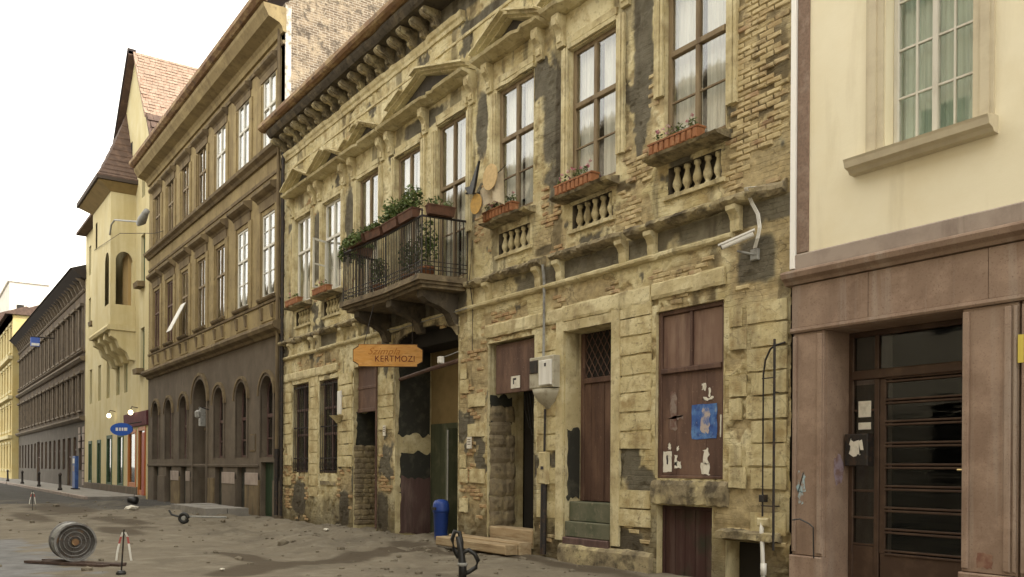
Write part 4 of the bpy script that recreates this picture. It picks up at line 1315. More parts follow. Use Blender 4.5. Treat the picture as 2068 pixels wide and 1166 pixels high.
for k in range(4):
    a = SHUT[0] + .08 + (SHUT[1] - SHUT[0] - .16) * k / 4
    b = a + (SHUT[1] - SHUT[0] - .16) / 4
    MB().bev(a + .001, b - .001, y + .020 + .003 * (k % 2), y + .07, SHUT[2] + .052, 3.138, .004).build('board', M['door'], shut)
def ragged(x0, x1, z0, z1, yy, j, mat, nm, parent, th=.003):
    ring = []
    for (ax, az, bx, bz) in ((x0, z0, x1, z0), (x1, z0, x1, z1), (x1, z1, x0, z1), (x0, z1, x0, z0)):
        for k in range(5):
            f = k / 5
            ring.append((ax + (bx - ax) * f + random.uniform(-j, j), az + (bz - az) * f + random.uniform(-j, j)))
    return MB().profy(ring, yy - th, yy).build(nm, mat, parent)
M['bluep'] = pmat('blue_poster', (.045, .11, .34), [((.12, .25, .50), 6, .45, .62, ONE, .9), ((.02, .04, .16), 8, .5, .68, ONE, .8), ((.40, .42, .45), 11, .60, .7, ONE, .7)], rough=.6)
yp = y + .018
pb = ragged(-1.86, -1.36, 2.10, 2.62, yp, .012, M['bluep'], 'poster', shut)
ragged(-1.66, -1.50, 2.20, 2.54, yp - .0035, .03, pmat('poster_figure', (.45, .38, .34), [((.10, .16, .36), 9, .42, .58, ONE, .95)], rough=.6), 'poster_print', shut, .002)
for (a, b, c, d, j) in ((-2.46, -2.28, 1.60, 1.92, .006), (-2.22, -2.08, 1.66, 1.76, .012), (-2.22, -2.16, 1.70, 1.86, .015), (-2.36, -2.30, 1.95, 2.05, .02), (-2.17, -2.12, 1.94, 2.0, .015),
                        (-1.66, -1.50, 1.56, 1.74, .02), (-1.62, -1.52, 1.73, 1.95, .025), (-1.30, -1.275, 2.12, 2.45, .008), (-1.66, -1.58, 2.84, 2.93, .02), (-1.62, -1.44, 2.68, 2.72, .02), (-1.52, -1.49, 2.72, 2.86, .01)):
    ragged(a, b, c, d, yp, j, M['paper'], 'paper_scrap', shut)
ragged(-2.39, -2.355, 1.72, 1.86, yp - .0035, .006, M['ink'], 'print', shut, .002)
for (a, b, c, d) in ((-2.30, -2.18, 2.25, 2.85), (-2.34, -2.05, 2.42, 2.47)):
    ragged(a, b, c, d, yp, .03, pmat('scrubbed_paint', (.24, .19, .16), [((.13, .06, .045), 9, .42, .6, ONE, .9)], rough=.8), 'scrubbed_patch', shut, .002)
# low cellar hatch
ch = MB()
ch.bev(CELL[0], CELL[0] + .05, .12, .2, -.1, 1.08); ch.bev(CELL[1] - .05, CELL[1], .12, .2, -.1, 1.08); ch.bev(CELL[0] + .05, CELL[1] - .05, .12, .2, 1.02, 1.08)
hatch = ch.build('cellar_hatch', pmat('dark_oxblood', (.055, .026, .022), [((.10, .065, .055), 4, .48, .66, STREAK, .8), ((.03, .035, .02), 2, .5, .7, ONE, .8)], rough=.8), house)
for k in range(5):
    a = CELL[0] + .05 + (CELL[1] - CELL[0] - .1) * k / 5
    MB().bev(a + .003, a + (CELL[1] - CELL[0] - .1) / 5 - .003, .145 + .004 * (k % 2), .19, -.1, 1.018, .006).build('plank', hatch.data.materials[0], hatch)
MB().prof([(.03, 1.10), (-.055, 1.11), (-.07, 1.24), (-.06, 1.40), (-.03, 1.46), (.03, 1.48)], SHUT[0] - .06, SHUT[1] + .1, .07, .014, .5).build('shutter_sill', M['ledge'], house)
MB().prof([(.03, .64), (-.12, .66), (-.13, .76), (.03, .80)], -1.2, -.15, .1, .015, .4).build('niche_lintel', M['ledge'], house)

# iron bracket rods at the house corner
t = thing('iron_rods', 'rusty iron rod frame fixed to the wall beside the pink stone portal', 'rod frame', (-.28, -.1, .55))
MB().tube([(-.40, -.08, 1.0), (-.40, -.08, 2.95), (-.36, -.09, 3.15), (-.27, -.10, 3.29), (-.20, -.10, 3.33), (-.04, -.08, 3.36)], .014, 6).build('rod', M['iron'], t)
MB().tube([(-.20, -.10, .55), (-.20, -.10, 3.42)], .019, 6).build('rod', M['iron'], t)
for z in (2.9, 1.15):
    MB().tube([(-.42, -.08, z), (-.18, -.10, z)], .009, 5).build('tie', M['iron'], t)
for z in (1.15, 2.7, .75):
    MB().tube([(-.20, -.10, z), (-.2, .03, z)], .010, 5).build('tie', M['iron'], t)
MB().bev(-.44, -.36, -.12, -.02, 1.2, 1.3, .01).build('clamp', M['iron'], t)
t = thing('drain_pipe', 'pale broken plastic pipe stub at the foot of the ruined wall', 'pipe', (-.38, -.1, 0))
MB().tube([(-.42, -.06, .92), (-.42, -.07, .80), (-.38, -.10, .55), (-.36, -.10, .0)], .03, 8).build('pipe', M['whitepaint'], t, True)
MB().tube([(-.36, -.10, .20), (-.36, -.10, .36)], .042, 8).build('collar', M['whitepaint'], t, True)
MB().bev(-.50, -.30, -.09, .0, .86, .98, .02).build('socket', M['trim'], t)

# security camera on the wall with its cables
t = thing('security_camera', 'white security camera on an arm beside the grey cement patch', 'camera', (-.72, -.15, 4.6))
MB().tube([(-.62, .0, 4.66), (-.62, -.10, 4.66), (-.74, -.24, 4.70)], .016, 7).build('arm', M['greypaint'], t)
MB().bev(-.69, -.55, -.03, .02, 4.58, 4.74, .012).build('base_plate', M['greypaint'], t)
A0, A1 = Vector((-.52, -.16, 4.91)), Vector((-.86, -.42, 4.75))
MB().tube([A0, A1], .036, 10).build('housing', M['whitepaint'], t)
hd = MB()
u = (A1 - A0).normalized(); w = u.cross(Vector((0, 0, 1))).normalized()
vs = []
for p in (A0 - u * .02, A1 + u * .05):
    for s, zz in ((-1, .03), (-1, .055), (1, .055), (1, .03)):
        vs.append(tuple(p + w * .046 * s + Vector((0, 0, zz))))
hd.add(vs, [(0, 1, 2, 3), (4, 5, 6, 7), (0, 1, 5, 4), (1, 2, 6, 5), (2, 3, 7, 6), (3, 0, 4, 7)]).build('sunshade', M['whitepaint'], t)
MB().tube([A1, A1 + u * .012], .034, 10).build('lens', M['black'], t)
for k in range(3):
    o = k * .022
    MB().tube([(-.60 + o, -.02, 5.60), (-.62 + o, -.24, 5.55), (-.62 + o, -.10, 5.36), (-.55 + o, -.06, 5.2), (-.50 + o, -.08, 5.0), (-.52 + o, -.10, 4.85), (-.60 + o, -.06, 4.74)], .009, 5).build('cable', M['whitepaint'], t)

# small notices on the piers
for (x, z, w_, h_, lab) in ((-8.12, 2.05, .18, .24, 'white paper notice pasted on the brick pier beside the gateway'), (-12.05, 2.42, .14, .26, 'white paper notice on the pier between the two dark doorways')):
    t = thing('notice', lab, 'notice', (x + w_ / 2, -.06, z))
    MB().box(x, x + w_, -.065, -.056, z, z + h_).build('sheet', M['paper'], t)
    for q in range(3):
        MB().box(x + .03, x + w_ - .03, -.069, -.0655, z + h_ - .06 - .05 * q, z + h_ - .045 - .05 * q).build('print', M['doormauve'], t)

# hanging sign
SC = Vector((-10.45, -.74, 3.93))
RX = Vector((math.sin(R(34.97)), math.cos(R(34.97)), 0))
RN = Vector((RX.y, -RX.x, 0))
t = thing('hanging_sign', 'orange wooden sign board with cut corners hanging in front of the gateway', 'sign', SC)
def sboard(mb, w, h, ch, d0, d1, zc):
    pr = [(-w + ch, -h), (w - ch, -h), (w - ch, -h + ch * .4), (w, -h + ch), (w, h - ch), (w - ch, h - ch * .4), (w - ch, h), (-w + ch, h), (-w + ch, h - ch * .4), (-w, h - ch), (-w, -h + ch), (-w + ch, -h + ch * .4)]
    n = len(pr)
    vs = [tuple(SC + RX * a + RN * d0 + Vector((0, 0, zc + b))) for a, b in pr] + [tuple(SC + RX * a + RN * d1 + Vector((0, 0, zc + b))) for a, b in pr]
    return mb.add(vs, [tuple(range(n)), tuple(range(n, 2 * n))] + [(i, (i + 1) % n, (i + 1) % n + n, i + n) for i in range(n)])
M['signwood'] = pmat('orange_varnish', (.52, .255, .060), [((.60, .34, .11), 3, .44, .64, (1, 1, 4), .8), ((.36, .165, .04), 6, .5, .68, (1, 1, 4), .7)], rough=.45, bump=((30, .15, .003),))
sboard(MB(), .80, .262, .12, -.03, .03, .262).build('frame', pmat('dark_sign_edge', (.05, .03, .02)), t)
sboard(MB(), .785, .248, .12, .0305, .036, .262).build('board', M['signwood'], t)
def lettering(body, size, loc, mat, name, shear=0.0, parent=None, rot=None, ext=.002, sx=1.0):
    cu = bpy.data.curves.new(name, 'FONT')
    cu.body = body
    cu.size = size
    cu.shear = shear
    cu.extrude = ext
    cu.align_x = 'CENTER'
    cu.space_character = 1.05
    tmp = bpy.data.objects.new('tmp', cu)
    C.objects.link(tmp)
    dg = bpy.context.evaluated_depsgraph_get()
    me = bpy.data.meshes.new_from_object(tmp.evaluated_get(dg))
    bpy.data.objects.remove(tmp)
    me.materials.clear()
    me.materials.append(mat)
    return put(name, me, loc, parent, rot=rot, scale=(sx, 1, 1))
srot = (R(90), 0, math.atan2(RX.y, RX.x))
lettering('KERTMOZI', .20, SC + RX * .16 + RN * .0385 + Vector((0, 0, .12)), pmat('sign_red_brown', (.12, .025, .015)), 'lettering', 0, t, srot, sx=.92)
lettering('Szimpla', .22, SC + RX * -.10 + RN * .0385 + Vector((0, 0, .285)), pmat('sign_faded_ink', (.34, .135, .03)), 'script_lettering', .45, t, srot, sx=1.05)
for s in (-.55, .55):
    p = SC + RX * s + Vector((0, 0, .52))
    MB().tube([p, Vector((p.x, max(p.y, -.95), 5.40))], .008, 5).build('hanger', M['iron'], t)
# floodlight and wires in the gateway
t = thing('flood_light', 'small white lamp on a rod across the gateway', 'lamp', (-9.1, -.12, 3.95))
MB().tube([(-8.56, .05, 4.18), (-8.8, -.06, 4.1), (-9.08, -.12, 4.06)], .012, 5).build('arm', M['greypaint'], t)
MB().bev(-9.16, -9.02, -.2, -.1, 3.93, 4.08, .02).build('head', M['whitepaint'], t)
MB().tube([(-12.5, -.07, 5.08), (-11.2, -.11, 4.95), (-8.1, -.09, 5.0)], .012, 5).build('facade_cable', M['greypaint'], house)
MB().tube([(-7.95, -.06, 6.4), (-7.96, -.12, 5.6), (-7.94, -.05, 5.0), (-7.95, -.05, 4.1)], .010, 5).build('facade_cable', M['iron'], house)
MB().tube([(-12.44, -.05, 4.6), (-12.44, -.05, .1)], .028, 7).build('rusty_pipe', M['door'], house)
MB().tube([(HX0 + .12, -.10, 11.9), (HX0 + .12, -.10, .1)], .05, 8).build('downpipe', M['iron'], house)

# ================================================================== CREAM HOUSE WITH PINK STONE PORTAL (right)
rh = thing('house', 'cream rendered house with reddish stone ground floor and glazed front door', 'house', (5, 0, 0))
M['cream'] = pmat('cream_render', (.80, .745, .565), [((.73, .65, .45), .7, .42, .64, ONE, .7), ((.83, .77, .59), 1.6, .48, .68, ONE, .5), ((.46, .39, .25), 2.2, .56, .78, STREAK, .45)], rough=.9, bump=((60, .2, .004), (6, .15, .02)), spec=.15)
M['pink'] = pmat('reddish_limestone', (.285, .205, .152), [((.215, .145, .105), 1.4, .42, .62, ONE, .8), ((.36, .26, .195), 3.2, .48, .66, ONE, .8), ((.36, .30, .25), 1.6, .56, .72, (3, 1, .12), .7), ((.14, .09, .068), 2.4, .56, .76, STREAK, .5), ((.15, .09, .065), 40, .55, .7, ONE, .6)], rough=.75, bump=((50, .35, .006), (9, .2, .01)), spec=.3)
M['greystone'] = pmat('grey_pink_stone', (.36, .30, .255), [((.27, .22, .19), 3, .44, .64, ONE, .8), ((.17, .13, .11), 4, .55, .72, STREAK, .7)], rough=.85, bump=((50, .3, .006),))
M['bronze'] = pmat('brown_steel_frame', (.075, .047, .033), [((.12, .08, .055), 4, .48, .66, ONE, .7)], rough=.5, bump=((60, .15, .003),), metallic=.2)
RW = [(1.34, 2.40, 5.53, 8.02), (4.4, 5.31, 5.53, 8.02), (7.3, 8.2, 5.53, 8.02), (1.49, 2.40, 9.3, 11.4), (4.4, 5.31, 9.3, 11.4)]
DR = (.53, 2.31, -.3, 3.46)
sheet(.0, 14, 4.30, 15, RW, 0).build('wall', M['cream'], rh)
w2 = sheet(.03, 14, -.3, 4.30, [DR], .03)
w2.quad((0, 0, 4.3), (0, 10, 4.3), (0, 10, 15), (0, 0, 15))
w2.quad((.03, .03, -.3), (.03, 10, -.3), (.03, 10, 4.3), (.03, .03, 4.3))
w2.build('ground_floor_wall', M['pink'], rh)
reveals(rh, RW, 0, .3, M['cream'])
rd = MB(); reveal(rd, *DR, .03, .60, sides='LRT'); rd.build('door_reveals', M['pink'], rh)
MB().box(.1, 14, 2.4, 10, -.3, 15).build('rear_wing', M['dark'], rh)
MB().box(0, 14, -.5, 10, 15, 15.2).build('roof', M['pink'], rh)
# horizontal mouldings: band, cornice, frieze
MB().prof([(.02, 4.315), (-.04, 4.315), (-.045, 4.50), (-.02, 4.52), (.02, 4.53)], .02, 14).build('stone_band', M['greystone'], rh)
MB().prof([(.05, 4.10), (-.07, 4.11), (-.09, 4.15), (-.15, 4.19), (-.17, 4.25), (-.16, 4.275), (-.05, 4.312), (.05, 4.312)], -.06, 14).build('cornice', M['pink'], rh)
k = 0
for (a, b) in ((.035, 1.15), (1.156, 2.6), (2.606, 4.2), (4.206, 6)):
    MB().bev(a, b, -.045 + .003 * (k % 2), .04, 3.535, 4.095, .004).build('frieze_slab', M['pink'], rh)
    k += 1
MB().prof([(.04, 3.465), (-.06, 3.465), (-.075, 3.49), (-.07, 3.53), (.04, 3.532)], .03, 6).build('lintel_moulding', M['pink'], rh)
def pilaster(x0, x1, steps):
    m = MB()
    m.bev(x0, x1, -.03, .04, .52, 3.462, .01)
    p = m.build('pilaster', M['pink'], rh)
    for (a, b, y) in steps:
        MB().bev(a, b, y, -.0305, .56, 3.42, .008).build('fillet', M['pink'], p)
    MB().bev(x0 - .02, x1 + .015, -.075, .04, -.3, .515, .015).build('pedestal', M['pink'], p)
pilaster(.05, .52, [(.06, .115, -.06), (.44, .51, -.06)])
pilaster(2.32, 2.92, [(2.33, 2.40, -.06), (2.78, 2.85, -.06), (2.87, 2.91, -.05)])
pilaster(2.95, 3.6, [(2.96, 3.02, -.06), (3.5, 3.58, -.06)])
# corner strips above: white pipe and brown edge
MB().bev(.002, .080, -.06, .02, 4.33, 14.9, .006).build('white_strip', pmat('fresh_white_paint', (.88, .87, .83), rough=.6), rh)
MB().bev(.085, .265, -.025, .02, 4.53, 14.9, .008).build('corner_strip', pmat('brown_corner_strip', (.24, .165, .125), [((.17, .12, .09), 30, .45, .6, (1, 1, 1), .8), ((.33, .26, .21), 5, .52, .68, ONE, .7)], bump=((60, .4, .01),)), rh)
for i, (a, b, c, d) in enumerate(RW):
    s = MB()
    for (o0, o1, y) in ((.012, .10, -.03), (.10, .20, -.05), (.20, .24, -.035)):
        s.box(a - o1, a - o0, y, .01, c, d + o1); s.box(b + o0, b + o1, y, .01, c, d + o1); s.box(a - o0, b + o0, y, .01, d + o0, d + o1)
    s.build('window_surround', pmat('pale_surround', (.58, .52, .38), [((.46, .40, .29), 3, .46, .66, ONE, .7)], rough=.85) if i == 0 else rh_sur, rh)
    if i == 0: rh_sur = bpy.data.materials['pale_surround']
    MB().prof([(.01, c - .20), (-.10, c - .19), (-.13, c - .15), (-.20, c - .13), (-.22, c - .06), (-.235, c - .03), (-.06, c - .002), (.01, c - .002)], a - .42, b + .28, None).build('sill', rh_sur, rh)
    w = window(rh, a, b, c, d, .17, M['woodwhite'], 2, (), .07, None, 'glass', panes=False)
    xs_ = [a + .07 + (b - a - .14) * q / 4 for q in (1, 3)]
    for q in (1, 3):
        xx = a + .07 + (b - a - .14) * q / 4
        MB().box(xx - .012, xx + .012, .175, .215, c + .07, d - .07).build('glazing_bar', M['woodwhite'], w)
    for q in range(1, 4):
        zz = c + .07 + (d - c - .14) * q / 4
        for (p0, p1) in ((a + .07, (a + b) / 2 - .036), ((a + b) / 2 + .036, b - .07)):
            MB().box(p0, p1, .176, .214, zz - .012, zz + .012).build('glazing_bar', M['woodwhite'], w)
    cu = MB()
    pts_ = [(a + (b - a) * q / 30, .30 + .02 * math.sin(q * 1.7)) for q in range(31)]
    for p, q in zip(pts_[:-1], pts_[1:]):
        cu.quad((p[0], p[1], c), (q[0], q[1], c), (q[0], q[1], d), (p[0], p[1], d))
    cu.build('curtain', pmat('green_curtain', (.50, .60, .50), [((.32, .41, .34), 8, .42, .62, (2.5, 1, .05), .8)], rough=.9) if i == 0 else bpy.data.materials['green_curtain'], w)
# front door
yd = .50
fr = MB()
fr.bev(.53, .60, yd, yd + .08, .2, 3.46, .008); fr.bev(2.24, 2.31, yd, yd + .08, .2, 3.46, .008); fr.bev(.60, 2.24, yd, yd + .08, 3.39, 3.46, .008)
fr.bev(.60, 2.24, yd - .03, yd + .08, 2.83, 2.95, .01); fr.bev(.90, .97, yd, yd + .08, .2, 2.83, .008); fr.bev(.90, .96, yd, yd + .08, 2.95, 3.39, .008)
fr.bev(.60, .90, yd + .005, yd + .08, .2, .66, .008)
fd = fr.build('front_door', M['bronze'], rh)
MB().bev(.985, 2.235, yd + .01, yd + .075, .2, .58, .01).build('kick_panel', M['bronze'], fd)
MB().bev(.975, 1.06, yd + .008, yd + .07, .58, 2.825, .008).build('stile', M['bronze'], fd); MB().bev(2.13, 2.236, yd + .008, yd + .07, .58, 2.825, .008).build('stile', M['bronze'], fd)
n = 8
zs_ = [.60 + (2.80 - .60) * q / n for q in range(n + 1)]
for q in range(n + 1):
    MB().bev(1.06, 2.13, yd - .012, yd + .06, zs_[q] - .035, zs_[q] - .008, .006).build('rail', M['bronze'], fd)
    MB().bev(1.06, 2.13, yd - .002, yd + .06, zs_[q] + .008, zs_[q] + .035, .006).build('rail', M['bronze'], fd)
    if q < n:
        MB().box(1.06, 2.13, yd + .035, yd + .04, zs_[q] + .035, zs_[q + 1] - .035).build('pane', M['glassdark'], fd)
for q in range(6):
    z0 = .68 + 2.1 * q / 6
    MB().box(.605, .895, yd + .035, yd + .04, z0 + .015, z0 + .335).build('pane', M['glassdark'], fd)
    MB().bev(.60, .90, yd + .006, yd + .06, z0 - .014, z0 + .013, .004).build('rail', M['bronze'], fd)
for (a, b) in ((.605, .895), (.965, 2.235)):
    MB().box(a, b, yd + .035, yd + .04, 2.955, 3.385).build('pane', M['glassdark'], fd)
MB().tube([(2.02, yd - .06, 1.66), (2.18, yd - .06, 1.66), (2.18, yd + .0, 1.66)], .013, 7).build('handle', pmat('worn_brass', (.55, .42, .20), rough=.35, bump=(), metallic=.9), fd)
MB().bev(2.16, 2.205, yd - .01, yd + .01, 1.52, 1.80, .004).build('handle_plate', bpy.data.materials['worn_brass'], fd)
for (a, b, c, d) in ((.68, .86, 2.34, 2.55), (.68, .86, 2.18, 2.27)):
    MB().box(a, b, yd - .004, yd + .002, c, d).build('door_notice', M['paper'], fd)
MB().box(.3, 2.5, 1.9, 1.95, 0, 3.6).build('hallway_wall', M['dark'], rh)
MB().box(.3, 2.5, .62, 1.95, .12, .2).build('hallway_floor', M['dark'], rh)
MB().box(.53, 2.31, -.10, .60, .0, .2).build('doorstep', M['greystone'], rh)
t = thing('letter_box', 'black letter box with a torn white label beside the glazed door', 'letter box', (.70, .44, 1.6))
MB().bev(.57, .90, .36, .495, 1.70, 2.12, .012).build('body', M['iron'], t)
ragged(.66, .82, 1.84, 2.04, .357, .03, M['paper'], 'label', t)
# graffiti smears and a hanging wire on the portal
for (a, b, c, d, y, col, nm) in ((.13, .24, 1.35, 1.62, -.0315, (.34, .46, .50), 'pale_blue'), (.16, .22, 1.20, 1.36, -.0315, (.34, .46, .50), 'pale_blue')):
    ragged(a, b, c, d, y, .025, pmat('spray_' + nm, col, [((.27, .18, .13), 8, .46, .58, ONE, .95)], rough=.8), 'paint_smear', rh, .002)
def smear_x(x, y0, y1, z0, z1, col, nm):
    ring = [(y0 + (y1 - y0) * (.5 + .5 * math.cos(a * .4)) + random.uniform(-.02, .02), z0 + (z1 - z0) * (.5 + .5 * math.sin(a * .4)) + random.uniform(-.03, .03)) for a in range(15)]
    MB().add([(x, p, q) for p, q in ring] + [(x - .006, p, q) for p, q in ring], [tuple(range(15)), tuple(range(15, 30))] + [(i, (i + 1) % 15, (i + 1) % 15 + 15, i + 15) for i in range(15)]).build('paint_smear', pmat(nm, col, [((.20, .12, .10), 8, .46, .6, ONE, .9)], rough=.8), rh)
ragged(2.50, 2.66, .58, .74, -.0315, .012, pmat('red_stain', (.20, .10, .07), [((.30, .2, .14), 9, .46, .6, ONE, .6)], rough=.8), 'paint_smear', rh, .002)
MB().box(2.925, 2.985, -.064, -.0605, 2.80, 3.10).build('yellow_sticker', pmat('yellow_sticker', (.62, .50, .10)), rh)
smear_x(DR[0] + .004, .18, .40, 1.45, 1.85, (.30, .24, .28), 'spray_violet')
MB().tube([(.10, -.09, .98), (.22, -.10, 1.0), (.36, -.10, .95), (.43, -.10, .90), (.44, -.10, .5)], .010, 5).build('loose_wire', M['black'], rh)

# ================================================================== BROWN THREE-STOREY HOUSE
bh = thing('house', 'brown grey three-storey house with round-arched ground-floor windows', 'house', (-28.4, 0, 0))
M['b2up'] = pmat('ochre_brown_render', (.255, .197, .102), [((.36, .285, .145), 1.1, .44, .64, ONE, .8), ((.17, .125, .065), 2.0, .48, .68, STREAK, .8), ((.12, .09, .055), 7, .56, .72, ONE, .7)], rough=.9, bump=((20, .4, .015),), spec=.15)
M['b2dark'] = pmat('soot_brown_trim', (.165, .125, .075), [((.25, .195, .11), 1.8, .46, .66, ONE, .8), ((.08, .062, .042), 3.4, .5, .68, STREAK, .8)], rough=.9, bump=((25, .4, .012),), spec=.15)
M['b2low'] = pmat('grey_brown_render', (.125, .102, .078), [((.17, .14, .105), .9, .44, .64, ONE, .8), ((.09, .074, .058), 1.6, .5, .74, (1, 1, .4), .7), ((.24, .205, .155), 1.3, .62, .74, (2, 1, .3), .6), ((.08, .066, .052), 9, .58, .74, ONE, .6)], rough=.9, bump=((20, .35, .012),), spec=.15)
BC = [-20.62, -23.28, -25.98, -28.55, -31.1, -33.65, -36.1]
BX0, BX1 = -37.75, -19.2
u1 = [(c - .62, c + .62, 7.25, 10.0) for c in BC]
u2 = [(c - .62, c + .62, 12.12, 14.55) for c in BC]
ga = [(c - .63, c + .63, 1.95, 4.0, 4.63) for k, c in enumerate(BC) if k != 3]
gate2 = (BC[3] - .98, BC[3] + .98, -.3, 4.2, 5.15)
cl2 = [(c - .5, c + .5, -.3, 1.6) for k, c in enumerate(BC) if k not in (0, 3)] + [(BC[0] - .62, BC[0] + .62, -.3, 1.78)]
sheet(BX0, BX1, 6.2, 16.0, u1 + u2, 0).build('wall', M['b2up'], bh)
sheet(BX0, BX1, -.3, 6.2, cl2, 0, ga + [gate2]).build('ground_floor_wall', M['b2low'], bh)
reveals(bh, u1 + u2, 0, .22, M['b2up'])
reveals(bh, cl2, 0, .25, M['b2low'], 'LRT')
reveals(bh, ga, 0, .28, M['b2low'])
reveals(bh, [gate2], 0, .6, M['b2low'], 'LRT')
MB().quad((BX0, 1.5, -.3), (BX1, 1.5, -.3), (BX1, 1.5, 16), (BX0, 1.5, 16)).build('inner_wall', M['dark'], bh)
# brick gable above the neighbour's roof
gp = [(0, -.3), (0, 16.3), (5.8, 20.8), (11.5, 16.3), (11.5, -.3)]
M['gable'] = pmat('bare_gable_brick', (.4, .3, .2), [((.36, .285, .19), 1.5, .50, .64, ONE, .75), ((.07, .055, .04), 4.5, .50, .62, ONE, .8), ((.40, .34, .25), 8, .56, .66, ONE, .8)],
                  brick=((.21, .155, .10), (.12, .085, .056), (.32, .28, .22), 1.0, 1), rough=.95, bump=((12, .6, .04),))
g_ = MB()
g_.add([(BX1 - .0, y, z) for y, z in gp] + [(BX1 - .3, y, z) for y, z in gp], [tuple(range(5)), tuple(range(5, 10))] + [(i, (i + 1) % 5, (i + 1) % 5 + 5, i + 5) for i in range(5)])
g_.build('gable_wall', M['gable'], bh)
MB().bev(BX1 - .05, BX1 + .012, .0, .20, 12.2, 16.25, .01).build('limewashed_edge', pmat('flaking_limewash', (.50, .47, .41), [((.20, .16, .11), 5, .48, .6, ONE, .85)]), bh)
MB().add([(BX0 - .2, -.85, 16.42), (BX1 - .31, -.85, 16.42), (BX1 - .31, 5.8, 20.9), (BX0 - .2, 5.8, 20.9), (BX0 - .2, -.85, 16.36), (BX1 - .31, -.85, 16.36), (BX1 - .31, 5.8, 20.6), (BX0 - .2, 5.8, 20.6)],
         [(0, 1, 2, 3), (4, 5, 6, 7), (0, 1, 5, 4), (1, 2, 6, 5), (2, 3, 7, 6), (3, 0, 4, 7)]).build('roof', pmat('brown_roof', (.10, .06, .045)), bh)
# cornices and strings
MB().prof([(.02, 15.35), (-.08, 15.36), (-.12, 15.5), (-.20, 15.6), (-.55, 15.72), (-.62, 15.85), (-.70, 15.98), (-.72, 16.10), (.02, 16.12)], BX0 - .12, BX1 + .05, None).build('cornice', M['b2up'], bh)
MB().prof([(-.60, 16.13), (-.80, 16.16), (-.93, 16.26), (-.94, 16.40), (-.90, 16.40), (-.86, 16.24), (-.62, 16.18)], BX0 - .15, BX1 + .08, None).build('gutter', M['rust'], bh)
MB().prof([(.02, 15.0), (-.06, 15.0), (-.09, 15.1), (.02, 15.12)], BX0, BX1, None).build('architrave', M['b2dark'], bh)
MB().prof([(.02, 11.70), (-.08, 11.71), (-.14, 11.80), (-.26, 11.88), (-.28, 11.98), (.02, 12.04)], BX0 - .05, BX1 + .02, None).build('string_course', M['b2dark'], bh)
MB().prof([(.02, 11.1), (-.04, 11.1), (-.06, 11.2), (.02, 11.22)], BX0, BX1, None).build('string_course', M['b2dark'], bh)
MB().prof([(.02, 5.85), (-.08, 5.86), (-.13, 5.95), (-.30, 6.02), (-.36, 6.12), (-.34, 6.22), (-.08, 6.32), (.02, 6.33)], BX0 - .05, BX1 + .02, None).build('string_course', M['b2dark'], bh)
MB().prof([(.02, 7.0), (-.05, 7.0), (-.06, 7.08), (.02, 7.09)], BX0, BX1, None).build('string_course', M['b2dark'], bh)
hood = MB()
hood.prof([(.02, 0), (-.06, 0), (-.10, .06), (-.22, .12), (-.30, .18), (-.31, .28), (-.05, .36), (.02, .37)], -.98, .98)
hood.prof([(.02, -.32), (-.04, -.32), (-.05, -.005), (.02, -.005)], -.86, .86)
hoodm = shared(hood, 'window_hood', M['b2dark'])
pil = shared(MB().bev(-.24, .24, -.05, .02, 0, 3.1, .01), 'pilaster_strip', M['b2up'])
sil = shared(MB().prof([(.02, 0), (-.08, .01), (-.13, .06), (-.15, .12), (.02, .15)], -.82, .82), 'sill', M['b2dark'])
apr = shared(MB().bev(-.62, .62, -.03, .02, 0, .55, .015), 'apron_panel', M['b2up'])
sup = shared(MB().prof([(.02, 0), (-.04, .02), (-.07, .25), (-.10, .40), (.02, .42)], -.08, .08), 'sill_bracket', M['b2dark'])
for k, c in enumerate(BC):
    put('window_hood', hoodm, (c, 0, 10.48), bh); put('window_hood', hoodm, (c, 0, 14.72), bh, scale=(.92, .8, .75))
    put('sill', sil, (c, 0, 7.095), bh); put('apron_panel', apr, (c, 0, 6.42), bh)
    for s in (-.5, .5): put('sill_bracket', sup, (c + s, -.031, 6.50), bh)
    for s in (-.86, .86):
        put('pilaster_strip', pil, (c + s, 0, 7.10), bh, scale=(.7, 1, .985)); put('pilaster_strip', pil, (c + s, 0, 12.05), bh, scale=(.6, 1, .76))
for k, (a, b, c, d) in enumerate(u1):
    white = k < 2
    wood = M['woodwhite'] if white else (M['door'] if k > 4 else M['woodbrown'])
    window(bh, a, b, c, d, .02 if white else .05, wood, 2, (.60,), .08, 'curtain' if k < 5 else None, 'glass', thin=(.3, .8) if white else ())
for k, (a, b, c, d) in enumerate(u2):
    white = k < 3
    window(bh, a, b, c, d, .02 if white else .05, M['woodwhite'] if white else M['woodbrown'], 2, (.58,), .085, 'curtain', 'glass')
